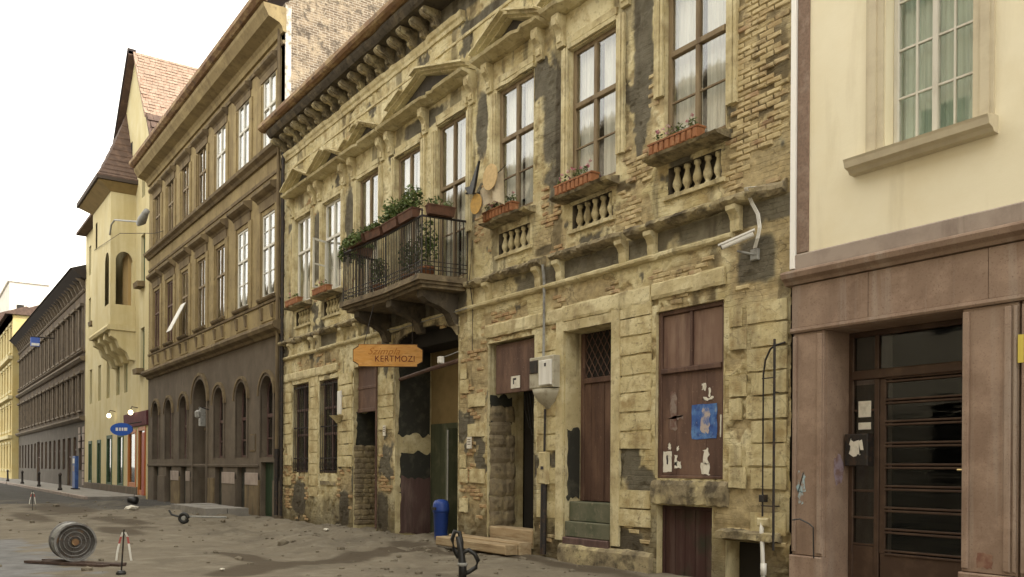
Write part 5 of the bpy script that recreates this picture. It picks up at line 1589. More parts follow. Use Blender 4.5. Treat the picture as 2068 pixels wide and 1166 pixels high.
# tilted white roller blind hanging out of one window
MB().add([(BC[4] - .45, -.05, 8.6), (BC[4] + .3, -.05, 8.6), (BC[4] + .3, -.65, 7.35), (BC[4] - .45, -.65, 7.35), (BC[4] - .45, -.02, 8.6), (BC[4] + .3, -.02, 8.6), (BC[4] + .3, -.62, 7.35), (BC[4] - .45, -.62, 7.35)],
         [(0, 1, 2, 3), (4, 5, 6, 7), (0, 1, 5, 4), (1, 2, 6, 5), (2, 3, 7, 6), (3, 0, 4, 7)]).build('awning', M['whitepaint'], bh)
def arch_ring(x0, x1, sp, top, w, y, mat, parent, zbot=None, name='arch_moulding'):
    inn = arc_pts(x0, x1, sp, top)
    out = arc_pts(x0 - w, x1 + w, sp, top + w)
    if zbot is not None:
        inn = [(x0, zbot)] + inn + [(x1, zbot)]
        out = [(x0 - w, zbot)] + out + [(x1 + w, zbot)]
    mb = MB()
    for i in range(len(inn) - 1):
        p, q, r_, s = inn[i], inn[i + 1], out[i + 1], out[i]
        mb.add([(p[0], y, p[1]), (q[0], y, q[1]), (r_[0], y, r_[1]), (s[0], y, s[1]), (p[0], .02, p[1]), (q[0], .02, q[1]), (r_[0], .02, r_[1]), (s[0], .02, s[1])],
               [(0, 1, 2, 3), (0, 1, 5, 4), (3, 2, 6, 7)] + ([(0, 3, 7, 4)] if i == 0 else []) + ([(1, 2, 6, 5)] if i == len(inn) - 2 else []))
    return mb.build(name, mat, parent)
for (a, b, c, s, tp) in ga:
    arch_ring(a, b, s, tp, .10, -.05, M['b2low'], bh, c)
    arch_ring(a - .10, b + .10, s, tp + .10, .10, -.09, M['b2dark'], bh)
    w = MB()
    y = .20
    zt = 3.5
    w.bev(a, a + .08, y, y + .07, c, s); w.bev(b - .08, b, y, y + .07, c, s); w.bev(a + .08, b - .08, y, y + .07, c, c + .08); w.bev((a + b) / 2 - .03, (a + b) / 2 + .03, y, y + .07, c + .08, tp - .06)
    w.bev(a + .08, b - .08, y - .02, y + .06, 3.28, 3.40)
    w.bev(a + .08, b - .08, y + .003, y + .06, 2.55, 2.60)
    wi = w.build('arched_window', M['doormauve'], bh)
    inn = arc_pts(a, b, s, tp)
    inn2 = arc_pts(a + .08, b - .08, s, tp - .08)
    hdm = MB()
    for i in range(len(inn) - 1):
        p, q, r_, s_ = inn[i], inn[i + 1], inn2[i + 1], inn2[i]
        hdm.add([(p[0], y, p[1]), (q[0], y, q[1]), (r_[0], y, r_[1]), (s_[0], y, s_[1]), (p[0], y + .06, p[1]), (q[0], y + .06, q[1]), (r_[0], y + .06, r_[1]), (s_[0], y + .06, s_[1])], [(0, 1, 2, 3), (3, 2, 6, 7)])
    hdm.build('arched_head', M['doormauve'], wi)
    MB().profy([(a + .02, c + .02)] + [(b - .02, c + .02)] + list(reversed([(x * .98 + (a + b) * .01, z - .03) for x, z in inn])), y + .035, y + .04).build('pane', M['glassdark'], wi)
    pb_ = MB().box(a + .08, b - .08, y + .05, y + .06, c + .08, 3.28).build('shutter', M['doormauve'], wi)
arch_ring(gate2[0], gate2[1], gate2[3], gate2[4], .14, -.06, M['b2low'], bh, .2)
arch_ring(gate2[0] - .14, gate2[1] + .14, gate2[3], gate2[4] + .14, .12, -.10, M['b2dark'], bh)
gd = MB().box(gate2[0], gate2[1], .5, .56, -.3, 3.1).build('gate', pmat('taupe_gate', (.12, .10, .085), [((.07, .06, .05), 4, .48, .66, STREAK, .8)]), bh)
MB().bev(gate2[0], gate2[1], .42, .56, 3.1, 3.22, .01).build('transom', M['b2dark'], gd)
MB().profy([(gate2[0], 3.22), (gate2[1], 3.22)] + list(reversed(arc_pts(gate2[0], gate2[1], gate2[3], gate2[4]))), .55, .58).build('fanlight', M['dark'], gd)
MB().bev(BC[3] - .03, BC[3] + .03, .46, .55, -.3, 3.1, .006).build('astragal', M['b2dark'], gd)
for s in (-1, 1):
    for (z0, z1) in ((.35, 1.3), (1.5, 2.9)):
        MB().bev(BC[3] + s * .5 - .33, BC[3] + s * .5 + .33, .475, .505, z0, z1, .02).build('panel', gd.data.materials[0], gd)
MB().box(BC[3] - .5, BC[3] + .35, .455, .47, 1.62, 1.95).build('notice', M['ink'], gd)
MB().box(BC[3] - .5, BC[3] + .1, .455, .47, 2.0, 2.3).build('notice', M['paper'], gd)
for k, (a, b, c, d) in enumerate(cl2):
    last = k == len(cl2) - 1
    cd = MB().box(a, b, .18, .22, -.3, d).build('cellar_door', pmat('bottle_green_door', (.022, .045, .022), [((.045, .07, .04), 4, .5, .68, STREAK, .7)], rough=.5) if last else M['blackgreen'], bh)
    for q in range(3):
        xx = a + (b - a) * (q + .5) / 3
        MB().bev(xx - (b - a) / 6 + .01, xx + (b - a) / 6 - .01, .165, .181, .05, d - .05, .006).build('plank', cd.data.materials[0], cd)
MB().prof([(.02, 1.62), (-.04, 1.62), (-.05, 1.70), (.02, 1.72)], BX0, BC[0] - .8, None).build('sill_band', M['b2low'], bh)
# pale plinth stones between the cellar openings
for k in range(len(BC)):
    a = BC[k] + (.52 if k not in (0, 3) else (.64 if k == 0 else 1.25))
    b = (BC[k - 1] - (.52 if k - 1 not in (0, 3) else (.66 if k == 1 else 1.25))) if k else BX1
    MB().bev(a + .02, b - .02, -.06, .02, -.3, 1.18, .015).build('plinth_stone', M['b2dark'] if k % 2 else M['b2low'], bh)
    MB().bev(a + .06, b - .06, -.075, -.062, 1.0, 1.42, .01).build('cap_stone', M['greystone'], bh) if k in (1, 2, 4, 5) else None
MB().box(-22.3, -21.75, -.02, .02, 2.15, 2.75).build('plaque_frame', M['b2dark'], bh)
MB().box(-22.25, -21.8, -.03, -.021, 2.2, 2.7).build('plaque', M['b2low'], bh)
MB().tube([(BX1 - .25, -.10, 15.6), (BX1 - .25, -.10, .1)], .06, 8).build('downpipe', M['b2dark'], bh)
MB().tube([(BX1 - .25, -.10, .1), (BX1 - .25, -.10, 2.2)], .075, 8).build('pipe_boot', M['iron'], bh)
# wall lantern by the arch
t = thing('wall_lantern', 'small lantern on an arm beside the arched gateway of the brown house', 'lantern', (-27.35, -.3, 3.6))
MB().tube([(-27.35, 0, 3.85), (-27.35, -.35, 3.95), (-27.35, -.42, 3.8)], .02, 6).build('arm', M['iron'], t)
MB().lathe([(.05, 0), (.12, .05), (.13, .25), (.05, .32)], (-27.35, -.42, 3.5), 8).build('lamp', M['greypaint'], t)
MB().box(-28.6, -28.35, -.06, .4, 3.25, 4.0).build('bracket_sign', M['greypaint'], bh)

# ================================================================== YELLOW GABLED HOUSE WITH ORIEL
yh = thing('house', 'pale yellow house with steep tiled gable and a roofed corner oriel', 'house', (-47, 0, 0))
M['yellow'] = pmat('pale_yellow_render', (.56, .485, .275), [((.62, .56, .36), .7, .44, .64, ONE, .8), ((.42, .34, .16), 1.5, .5, .7, STREAK, .6)], rough=.9, bump=((15, .3, .015),), spec=.15)
M['tile'] = pmat('clay_roof_tiles', (.255, .18, .132), [((.33, .245, .18), 2.5, .44, .62, ONE, .8), ((.24, .12, .075), 5, .5, .68, ONE, .7)], rough=.85, bump=((14, .6, .04),))
M['tiledark'] = pmat('dark_roof_tiles', (.085, .055, .042), [((.14, .09, .065), 3, .46, .64, ONE, .8)], rough=.85, bump=((9, .5, .03),))
M['green'] = pmat('green_shutter', (.045, .085, .04), [((.09, .13, .07), 5, .5, .68, ONE, .6)], rough=.6)
YX0, YX1 = -56.2, -37.8
AX, AZ = -41.2, 23.2
yops = [(-39.6, -38.7, 10.8, 13.3), (-39.6, -38.7, 6.4, 8.6), (-39.5, -38.8, 15.2, 16.8), (-42.9, -42.55, 17.6, 19.2), (-42.15, -41.8, 17.3, 18.8)]
yops += [(x - .4, x + .4, z, z + 1.9) for x in (-54.6, -52.4, -49.8, -47.6) for z in (10.6, 14.0)]
yops += [(x - .45, x + .45, 5.6, 7.8) for x in (-54, -51, -48.2, -45.3, -43.2)]
shop = [(-39.9, -38.2, .15, 3.6), (-42.4, -40.4, .5, 3.5), (-45.2, -43.6, .4, 3.4), (-48.4, -46.8, .4, 3.4), (-51.5, -50.3, .1, 3.2), (-54.6, -53.4, .4, 3.2)]
ysh = sheet(YX0, YX1, -.3, 17.0, yops[:3] + yops[5:] + shop, 0)
# gable (polygon with right verge steep) above the eaves line
gpoly = [(-46.6, 17.0), (YX1, 17.0), (YX1, 17.8), (AX, AZ), (-46.6, 18.2)]
ysh.add([(x, 0, z) for x, z in gpoly], [tuple(range(5))])
ysh.build('wall', M['yellow'], yh)
for (a, b, c, d) in yops[3:5]:
    MB().box(a, b, -.02, .02, c, d).build('gable_slit', M['dark'], yh)
reveals(yh, yops[:3] + yops[5:] + shop, 0, .25, M['yellow'])
for (a, b, c, d) in yops[:3] + yops[5:]:
    window(yh, a, b, c, d, .14, M['green'], 2, (.6,), .08, None, 'glassdark', panes=False)
MB().quad((YX0, 1.2, -.3), (YX1, 1.2, -.3), (YX1, 1.2, 17), (YX0, 1.2, 17)).build('inner_wall', M['dark'], yh)
for (a, c) in ((-39.15, 10.6), (-39.15, 6.25), (-52.4, 10.4), (-49.8, 10.4)):
    MB().prof([(.02, 0 + c), (-.35, c), (-.38, c + .25), (.02, c + .27)], a - .5, a + .5).build('flower_shelf', M['b2dark'], yh)
# main roof: right slope, left slope, ridge back along +Y, built of tile courses
def slope(x0, z0, x1, z1, ya, yb, mat, name, nrow, parent, th=.05):
    """tile courses from eave (x0,z0) up to ridge (x1,z1), running ya..yb"""
    base = MB()
    base.add([(x0, ya, z0), (x1, ya, z1), (x1, yb, z1), (x0, yb, z0), (x0, ya, z0 - .2), (x1, ya, z1 - .2), (x1, yb, z1 - .2), (x0, yb, z0 - .2)],
             [(0, 1, 2, 3), (4, 5, 6, 7), (0, 1, 5, 4), (1, 2, 6, 5), (2, 3, 7, 6), (3, 0, 4, 7)])
    b = base.build(name, mat, parent)
    nx, nz = -(z1 - z0), (x1 - x0)
    l_ = math.hypot(nx, nz)
    nx, nz = nx / l_, nz / l_
    if nz < 0: nx, nz = -nx, -nz
    for i in range(nrow):
        f0, f1 = i / nrow, (i + 1) / nrow
        a = (x0 + (x1 - x0) * f0, z0 + (z1 - z0) * f0)
        c = (x0 + (x1 - x0) * f1, z0 + (z1 - z0) * f1)
        m = MB()
        n = int((yb - ya) / .28)
        sh_ = random.uniform(0, .2)
        for k in range(n):
            y0, y1 = ya + (yb - ya) * k / n + .006 + sh_, ya + (yb - ya) * (k + 1) / n - .006 + sh_
            t_ = th * random.uniform(.5, 1.7)
            m.add([(a[0] + nx * t_, y0, a[1] + nz * t_), (a[0] + nx * t_, y1, a[1] + nz * t_), (c[0] + nx * .01, y1, c[1] + nz * .01), (c[0] + nx * .01, y0, c[1] + nz * .01), (a[0], y0, a[1]), (a[0], y1, a[1])],
                  [(0, 1, 2, 3), (0, 1, 5, 4), (0, 3, 4), (1, 2, 5)])
        m.build('tile_course', mat, b, kind='stuff')
    return b
slope(-38.5, 19.2, AX, AZ + .1, -.12, 12, M['tile'], 'roof', 20, yh, .03)
slope(-37.1, 17.0, -38.5, 19.2, -.05, 12, M['tiledark'], 'roof', 5, yh)
slope(-47.2, 17.3, AX, AZ + .1, -.35, 12, M['tiledark'], 'roof', 12, yh)
MB().rake(-46.9, 17.5, AX, AZ - .05, .28, -.40, .02).build('bargeboard', pmat('dark_bargeboard', (.03, .022, .02)), yh)
slope2 = MB().add([(YX0, -.6, 17.0), (-46.6, -.6, 17.0), (-46.6, 5, 20.2), (YX0, 5, 20.2), (YX0, -.6, 16.85), (-46.6, -.6, 16.85), (-46.6, 5, 16.85), (YX0, 5, 16.85)], [(0, 1, 2, 3), (4, 5, 6, 7), (0, 1, 5, 4), (1, 2, 6, 5), (2, 3, 7, 6), (3, 0, 4, 7)])
slope2.build('rear_roof', M['tiledark'], yh)
# oriel
OX0, OX1, OY = -46.1, -40.9, -1.2
ori = MB()
sy = sheet(OX0, OX1, 8.9, 16.2, [(-45.2, -44.7, 13.6, 15.0)], OY, [(-42.4, -41.3, 10.0, 12.2, 12.75)])
ori.add(sy.v, sy.f)
aw = arc_pts(-.95, -.15, 12.2, 12.7)
# side wall facing the right, with its arched loggia opening (y from OY to 0)
ori.quad((OX1, OY, 8.9), (OX1, 0, 8.9), (OX1, 0, 9.95), (OX1, OY, 9.95)); ori.quad((OX1, OY, 12.7), (OX1, 0, 12.7), (OX1, 0, 16.2), (OX1, OY, 16.2))
ori.quad((OX1, OY, 9.95), (OX1, -.95, 9.95), (OX1, -.95, 12.7), (OX1, OY, 12.7)); ori.quad((OX1, -.15, 9.95), (OX1, 0, 9.95), (OX1, 0, 12.7), (OX1, -.15, 12.7))
for p, q in zip(aw[:-1], aw[1:]):
    ori.quad((OX1, p[0], p[1]), (OX1, q[0], q[1]), (OX1, q[0], 12.7), (OX1, p[0], 12.7))
ori.quad((OX0, OY, 8.9), (OX0, 0, 8.9), (OX0, 0, 16.2), (OX0, OY, 16.2))
ori.quad((OX0, OY, 8.9), (OX1, OY, 8.9), (OX1, 0, 8.9), (OX0, 0, 8.9))
ori.quad((OX1 - .25, OY + .25, 9.95), (OX1, OY + .25, 9.95), (OX1, 0, 9.95), (OX1 - .25, 0, 9.95))
for yy in (-.95, -.15):
    ori.quad((OX1, yy, 9.95), (OX1 - .3, yy, 9.95), (OX1 - .3, yy, 12.2), (OX1, yy, 12.2))
oriel = ori.build('oriel', M['yellow'], yh)
MB().box(-42.6, -41.2, -.3, -.02, 10.0, 12.7).build('loggia_back', pmat('ochre_loggia', (.38, .27, .12)), oriel)
MB().prof([(0, 8.6), (OY - .12, 8.62), (OY - .18, 8.75), (OY - .1, 8.9), (0, 8.9)], OX0 - .1, OX1 + .12).build('oriel_base', M['yellow'], oriel)
for k in range(4):
    x = OX1 - .25 - k * 1.55
    MB().prof([(.02, 7.1), (-.25, 7.15), (-.4, 7.5), (-.75, 7.75), (-.9, 8.15), (OY + .02, 8.3), (OY + .02, 8.6), (.02, 8.6)], x - .28, x + .28).build('corbel', M['yellow'], oriel)
AP = (-43.4, .0, 20.8)
e0 = [(OX0 - .7, OY - .75, 16.3), (OX1 + .55, OY - .75, 16.3), (OX1 + .55, .0, 16.3), (OX0 - .7, .0, 16.3)]
rf = MB()
nr = 12
for (p, q) in ((e0[0], e0[1]), (e0[1], e0[2]), (e0[3], e0[0])):
    for i in range(nr):
        f0, f1 = i / nr, (i + 1) / nr
        # bell-cast: flatter near the eaves
        g0, g1 = f0 ** 1.25, f1 ** 1.25
        L = lambda P_, f, g: (P_[0] + (AP[0] - P_[0]) * f, P_[1] + (AP[1] - P_[1]) * f, P_[2] + (AP[2] - P_[2]) * g + .0)
        a, b, c, d = L(p, f0, g0), L(q, f0, g0), L(q, f1, g1), L(p, f1, g1)
        up = .07
        rf.quad((a[0], a[1], a[2] + up), (b[0], b[1], b[2] + up), c, d)
        rf.quad(a, b, (b[0], b[1], b[2] + up), (a[0], a[1], a[2] + up))
orf = rf.build('oriel_roof', M['tiledark'], oriel)
MB().add(e0 + [(x, y, z - .16) for x, y, z in e0], [(4, 5, 6, 7), (0, 1, 5, 4), (1, 2, 6, 5), (2, 3, 7, 6), (3, 0, 4, 7)]).build('eave', pmat('dark_eave', (.06, .045, .035)), oriel)
MB().add([(OX0 - .6, OY - .65, 16.12), (OX1 + .45, OY - .65, 16.12), (OX1 + .45, 0, 16.12), (OX0 - .6, 0, 16.12), (OX0, OY - .02, 15.7), (OX1 + .01, OY - .02, 15.7), (OX1 + .01, 0, 15.7), (OX0, 0, 15.7)],
         [(0, 1, 5, 4), (1, 2, 6, 5), (3, 0, 4, 7), (0, 1, 2, 3)]).build('eave_cove', M['ochre'], oriel)
# ground-floor shop parts
MB().prof([(.02, 3.65), (-.08, 3.66), (-.10, 4.35), (.02, 4.4)], -43.2, YX1).build('shop_fascia', pmat('maroon_fascia', (.10, .03, .035), [((.16, .07, .07), 4, .5, .68, ONE, .6)]), yh)
M['orange'] = pmat('orange_joinery', (.42, .145, .03), [((.30, .09, .02), 4, .48, .66, STREAK, .7)], rough=.5)
for k, (a, b, c, d) in enumerate(shop):
    wd = M['orange'] if k < 2 else M['green']
    w = MB()
    for x in (a, b - .18): w.bev(x, x + .18, -.04, .12, c, d, .01)
    w.bev(a + .18, b - .18, -.03, .12, d - .2, d, .01)
    w.bev(a + .18, b - .18, -.02, .12, c, c + .25, .01)
    ww = w.build('shopfront', wd, yh)
    MB().box(a + .18, b - .18, .05, .06, c + .25, d - .2).build('pane', M['glassdark'], ww)
MB().bev(-38.9, -38.3, -.06, .02, .15, 3.3, .01).build('red_door', pmat('red_orange_door', (.32, .05, .018), rough=.5), yh)
MB().prof([(.02, -.3), (-.06, -.3), (-.06, .5), (.02, .55)], YX0, -40.1).build('plinth', M['b2low'], yh)
# oval blue sign on a bracket
t = thing('oval_sign', 'blue oval pub sign sticking out above the orange shopfront', 'sign', (-39.4, -.9, 3.1))
ctr = Vector((-39.4, -.9, 3.45)); 
ov = [(math.cos(a * math.pi / 12) * .56, math.sin(a * math.pi / 12) * .32) for a in range(24)]
def board(mb, pr, d0, d1):
    n = len(pr)
    vs = [tuple(ctr + RX * a + RN * d0 + Vector((0, 0, b))) for a, b in pr] + [tuple(ctr + RX * a + RN * d1 + Vector((0, 0, b))) for a, b in pr]
    return mb.add(vs, [tuple(range(n)), tuple(range(n, 2 * n))] + [(i, (i + 1) % n, (i + 1) % n + n, i + n) for i in range(n)])
board(MB(), ov, -.04, .04).build('board', pmat('sign_blue', (.03, .10, .42), rough=.4), t)
for (a, w_) in ((-.28, .12), (-.10, .07), (.02, .08), (.14, .16)):
    board(MB(), [(a, -.08), (a + w_, -.08), (a + w_, .08), (a, .08)], .041, .05).build('mark', M['whitepaint'], t)
MB().tube([ctr + RX * .3 + Vector((0, 0, .26)), Vector((-38.8, 0, 3.85))], .03, 6).build('arm', M['iron'], t)
for (x, z, lab) in ((-40.1, 4.35, 'lit globe lamp above the orange shopfront'), (-45.9, 4.45, 'lit globe lamp over the green shop window')):
    t = thing('wall_lamp', lab, 'lamp', (x, -.3, z))
    MB().tube([(x, .0, z + .25), (x, -.3, z + .3), (x, -.35, z + .15)], .025, 6).build('arm', M['iron'], t)
    g = MB().lathe([(.03, -.13), (.09, -.1), (.13, 0), (.09, .1), (.03, .13)], (x, -.35, z), 10).build('globe', pmat('lit_globe', (.9, .8, .6), emit=((1.0, .82, .5), 1.6), bump=()), t, True)
# street lamp on a wire arm
t = thing('street_lamp', 'grey street lamp head on a long curved arm fixed to the yellow oriel', 'street lamp', (-40.9, -1.2, 13.6))
MB().tube([(-41.0, -1.22, 13.5), (-40.3, -1.28, 13.85), (-39.3, -1.3, 13.85), (-33.6, -1.3, 12.45)], .045, 6).build('arm', M['greypaint'], t)
MB().tube([(-33.9, -1.3, 12.42), (-33.2, -1.3, 12.42), (-32.3, -1.3, 12.62)], [.10, .20, .12], 10).build('head', M['greypaint'], t, True)
MB().tube([(-45.5, -1.22, 13.6), (-38, -1.3, 12.9), (-35.8, -.2, 12.6), (-34.9, 0, 12.55)], .015, 4).build('span_wire', M['iron'], t)

# ================================================================== DARK TERRACE AND FAR BUILDINGS
dh = thing('house', 'long dark soot-stained three-storey terrace with deep eaves beyond the yellow house', 'house', (-76, 0, 0))
M['soot'] = pmat('sooty_render', (.105, .082, .062), [((.17, .13, .085), .6, .46, .64, ONE, .8), ((.055, .045, .038), 1.4, .5, .7, STREAK, .8)], rough=.9, bump=((12, .4, .02),), spec=.15)
M['sootlow'] = pmat('dark_rusticated_base', (.095, .082, .067), [((.13, .112, .09), 1.0, .46, .64, ONE, .8)], rough=.9, bump=((12, .4, .02),))
DX0, DX1 = -97.5, -56.2
dc = [DX1 - 1.6 - 2.55 * k for k in range(16)]
f1 = [(c - .6, c + .6, 5.4, 7.8) for c in dc]
f2 = [(c - .6, c + .6, 9.6, 12.3) for c in dc]
f0 = [(c - .65, c + .65, 1.3, 3.6) for k, c in enumerate(dc) if k not in (2, 9)] + [(dc[2] - .8, dc[2] + .8, 0, 3.6), (dc[9] - 1, dc[9] + 1, 0, 3.7)]
sheet(DX0, DX1, 4.6, 14.6, f1 + f2, 0).build('wall', M['soot'], dh)
sheet(DX0, DX1, -.3, 4.6, f0, 0).build('ground_floor_wall', M['sootlow'], dh)
reveals(dh, f0 + f1 + f2, 0, .3, M['soot'])
MB().quad((DX0, 1.2, -.3), (DX1, 1.2, -.3), (DX1, 1.2, 14.6), (DX0, 1.2, 14.6)).build('inner_wall', M['dark'], dh)
MB().quad((DX0, 0, -.3), (DX0, 8, -.3), (DX0, 8, 14.6), (DX0, 0, 14.6)).build('end_wall', M['soot'], dh)
for a in f0 + f1 + f2:
    window(dh, *a, .12, M['doormauve'], 2, (.62,), .09, None, 'glassdark', panes=False)
sur = shared(MB().box(-.80, -.62, -.08, .02, 0, 2.8).box(.62, .80, -.08, .02, 0, 2.8).prof([(.02, 2.82), (-.22, 2.84), (-.25, 3.0), (.02, 3.05)], -.95, .95).prof([(.02, -.2), (-.18, -.18), (-.18, -.05), (.02, -.02)], -.85, .85), 'window_surround', pmat('soot_trim', (.17, .135, .095), [((.08, .065, .05), 2.2, .48, .66, ONE, .8)]))
for c in dc:
    put('window_surround', sur, (c, 0, 5.4), dh, scale=(1, 1, .86)); put('window_surround', sur, (c, 0, 9.6), dh, scale=(1, 1, .97))
TR = bpy.data.materials['soot_trim']
for (z, d, h) in ((4.6, .35, .35), (8.6, .35, .35), (9.2, .2, .15), (13.2, .15, .2)):
    MB().prof([(.02, z), (-d * .5, z + .02), (-d, z + h * .5), (-d, z + h * .8), (.02, z + h)], DX0, DX1).build('string_course', TR, dh)
MB().prof([(.02, 14.0), (-.3, 14.1), (-.75, 14.5), (-.85, 14.62), (.02, 14.62)], DX0 - .2, DX1 + .2).build('eaves', pmat('dark_timber_eaves', (.035, .028, .024)), dh)
for k in range(32):
    x = DX0 + .5 + k * 1.3
    MB().prof([(.02, 13.5), (-.12, 13.52), (-.3, 13.9), (-.55, 14.12), (.02, 14.05)], x - .12, x + .12).build('eaves_bracket', TR, dh)
MB().add([(DX0 - .3, -.95, 14.64), (DX1 + .1, -.95, 14.64), (DX1 + .1, 6, 17.2), (DX0 - .3, 6, 17.2), (DX0 - .3, -.95, 14.63), (DX1 + .1, -.95, 14.63), (DX1 + .1, 6, 14.63), (DX0 - .3, 6, 14.63)],
         [(0, 1, 2, 3), (4, 5, 6, 7), (0, 1, 5, 4), (1, 2, 6, 5), (2, 3, 7, 6), (3, 0, 4, 7)]).build('roof', pmat('dark_slate_roof', (.04, .036, .034)), dh)
for r_ in range(8):
    MB().prof([(.02, .3 + r_ * .5), (-.05, .3 + r_ * .5), (-.05, .72 + r_ * .5), (.02, .72 + r_ * .5)], DX1 - .75, DX1 - .05).build('quoin', M['greystone'], dh)
    MB().prof([(.02, .3 + r_ * .5), (-.05, .3 + r_ * .5), (-.05, .72 + r_ * .5), (.02, .72 + r_ * .5)], DX1 - 2.4, DX1 - 2.28 + .55).build('quoin', M['greystone'], dh) if r_ > 4 else None

def far_house(x0, x1, y0, z1, mat, label, cols, rows, trim):
    h = thing('house', label, 'house', ((x0 + x1) / 2, y0, 0))
    cw = (x1 - x0) / cols
    o = [(x0 + cw * (k + .5) - cw * .22, x0 + cw * (k + .5) + cw * .22, 1.2 + r_ * 4.2, 3.7 + r_ * 4.2) for k in range(cols) for r_ in range(rows)]
    s = sheet(x0, x1, -.3, z1, o, y0)
    for xx in (x0, x1):
        s.quad((xx, y0, -.3), (xx, y0 + 12, -.3), (xx, y0 + 12, z1), (xx, y0, z1))
    s.build('wall', mat, h)
    reveals(h, o, y0, y0 + .3, mat)
    MB().quad((x0, y0 + 1, -.3), (x1, y0 + 1, -.3), (x1, y0 + 1, z1), (x0, y0 + 1, z1)).build('inner_wall', M['dark'], h)
    for a in o:
        window(h, *a, y0 + .12, M['woodbrown'], 2, (.6,), .1, None, 'glassdark', panes=False)
        MB().box(a[0] - .2, a[1] + .2, y0 - .15, y0 + .01, a[3] + .15, a[3] + .4).build('lintel', trim, h)
        MB().box(a[0] - .2, a[1] + .2, y0 - .15, y0 + .01, a[2] - .3, a[2] - .05).build('sill', trim, h)
    for z in [4.4 + r_ * 4.2 for r_ in range(rows)] + [z1 - .5]:
        MB().box(x0 - .1, x1 + .1, y0 - .4, y0 + .01, z, z + .35).build('string_course', trim, h)
    MB().add([(x0 - .3, y0 - .7, z1), (x1 + .3, y0 - .7, z1), (x1 + .3, y0 + 6, z1 + 2.6), (x0 - .3, y0 + 6, z1 + 2.6), (x0 - .3, y0 + 12.5, z1), (x1 + .3, y0 + 12.5, z1)],
             [(0, 1, 2, 3), (3, 2, 5, 4), (0, 3, 4), (1, 2, 5), (0, 1, 5, 4)]).build('roof', M['tiledark'], h)
    return h
M['yellow2'] = pmat('deep_yellow_render', (.50, .41, .19), [((.46, .34, .12), .8, .46, .64, ONE, .7)], rough=.9)
M['rose'] = pmat('rose_render', (.52, .36, .30), [((.42, .28, .22), .8, .46, .64, ONE, .7)], rough=.9)
M['offwhite'] = pmat('offwhite_render', (.72, .68, .60), [((.58, .54, .47), .6, .46, .64, ONE, .6)], rough=.9)
far_house(-128, -97.8, -.6, 17.5, M['yellow2'], 'yellow corner house beyond the dark terrace at the street end', 9, 4, M['yellow'])
far_house(-176, -130, -2.2, 21, M['rose'], 'rose coloured house at the far end of the street', 10, 4, M['offwhite'])
fw = thing('house', 'off-white tall block rising behind the dark terrace roof', 'house', (-190, 9, 0))
bx = MB()
bx.box(-204, -180, 6.0, 12.4, -.3, 36)
bx.build('wall', M['offwhite'], fw)
for k in range(2):
    for z in (18, 22, 26, 30):
        MB().bev(-180.0, -179.9, 7.2 + 2.9 * k, 8.4 + 2.9 * k, z, z + 1.8, .02).build('window', M['dark'], fw)
MB().box(-204.3, -179.7, 5.7, 12.7, 36.02, 36.5).build('parapet', M['offwhite'], fw)
MB().box(-188, -186, 8, 9.5, 36.52, 38.4).build('chimney', M['offwhite'], fw)

# opposite side of the street (behind the camera), lit by the sun over the roofs
oh = thing('house', 'plain grey house on the opposite side of the street behind the viewer', 'house', (-20, -13.5, 0))
oo = [(-70 + 2.9 * k, -68.7 + 2.9 * k, z, z + 2.3) for k in range(31) for z in (1.4, 5.6, 9.6)]
M['opp'] = pmat('opposite_render', (.33, .29, .22), [((.27, .23, .17), .8, .46, .64, ONE, .7)], rough=.9)
s = sheet(-75, 22, -.3, 15.5, oo, -13.5)  # unseen; height and dull render chosen to cut low sky light on the facades
s.build('wall', M['opp'], oh)
MB().box(-75, 22, -24, -14.2, -.3, 15.4).build('rear_wing', M['dark'], oh)
MB().prof([(-13.5, 15.1), (-12.9, 15.4), (-12.85, 15.6), (-13.5, 15.6)], -75, 22).build('cornice', M['opp'], oh)

# ================================================================== STREET: pavements, kerbs, small things
M['paving'] = pmat('worn_pavement', (.24, .225, .20), [((.17, .155, .135), 1.2, .45, .65, ONE, .8), ((.31, .29, .255), 4, .52, .68, ONE, .6)], rough=.9, bump=((25, .4, .01),))
pv = MB()
pv.box(-400, -38.2, -2.6, .02, -.3, .13)
pv.build('pavement', M['paving'], None, kind='structure')
kb = shared(MB().bev(-.49, .49, -.14, .0, -.25, .145, .02), 'kerb_stone', M['greystone'])
kr = put('kerb', shared(MB().bev(-60, 60, -.15, .0, -.25, .14, .02), 'kerb', M['greystone']), (-138.0, -2.61, 0), None, kind='structure')
for k in range(39):
    put('kerb_stone', kb, (-38.75 - k * 1.0, -2.61, random.uniform(-.008, .004)), kr)
# remnant of paving before the arched gate
sl = MB()
for i in range(4):
    for j in range(2):
        x0, y0 = -24.2 + i * 1.15, -1.95 + j * .72
        MB().bev(x0, x0 + 1.12, y0, y0 + .70, -.2, .19 + random.uniform(-.015, .015), .02) if False else None
slab_t = thing('paving_remnant', 'raised patch of pale concrete slabs before the arched gate of the brown house', 'paving', (-23.7, -1.3, 0))
for i in range(4):
    for j in range(2):
        x0, y0 = -26.0 + i * 1.15, -1.75 + j * .72
        z1 = .24 + random.uniform(-.012, .012)
        MB().add([(x0, y0, -.25), (x0 + 1.12, y0, -.25), (x0 + 1.12, y0 + .7, -.25), (x0, y0 + .7, -.25), (x0 + .01, y0 + .01, z1), (x0 + 1.11, y0 + .01, z1), (x0 + 1.11, y0 + .69, z1), (x0 + .01, y0 + .69, z1)],
                 [(0, 3, 2, 1), (4, 5, 6, 7), (0, 1, 5, 4), (1, 2, 6, 5), (2, 3, 7, 6), (3, 0, 4, 7)]).build('slab', M['paving'], slab_t)

def gz(x, y): return float(ground_h(np.array(x), np.array(y)))
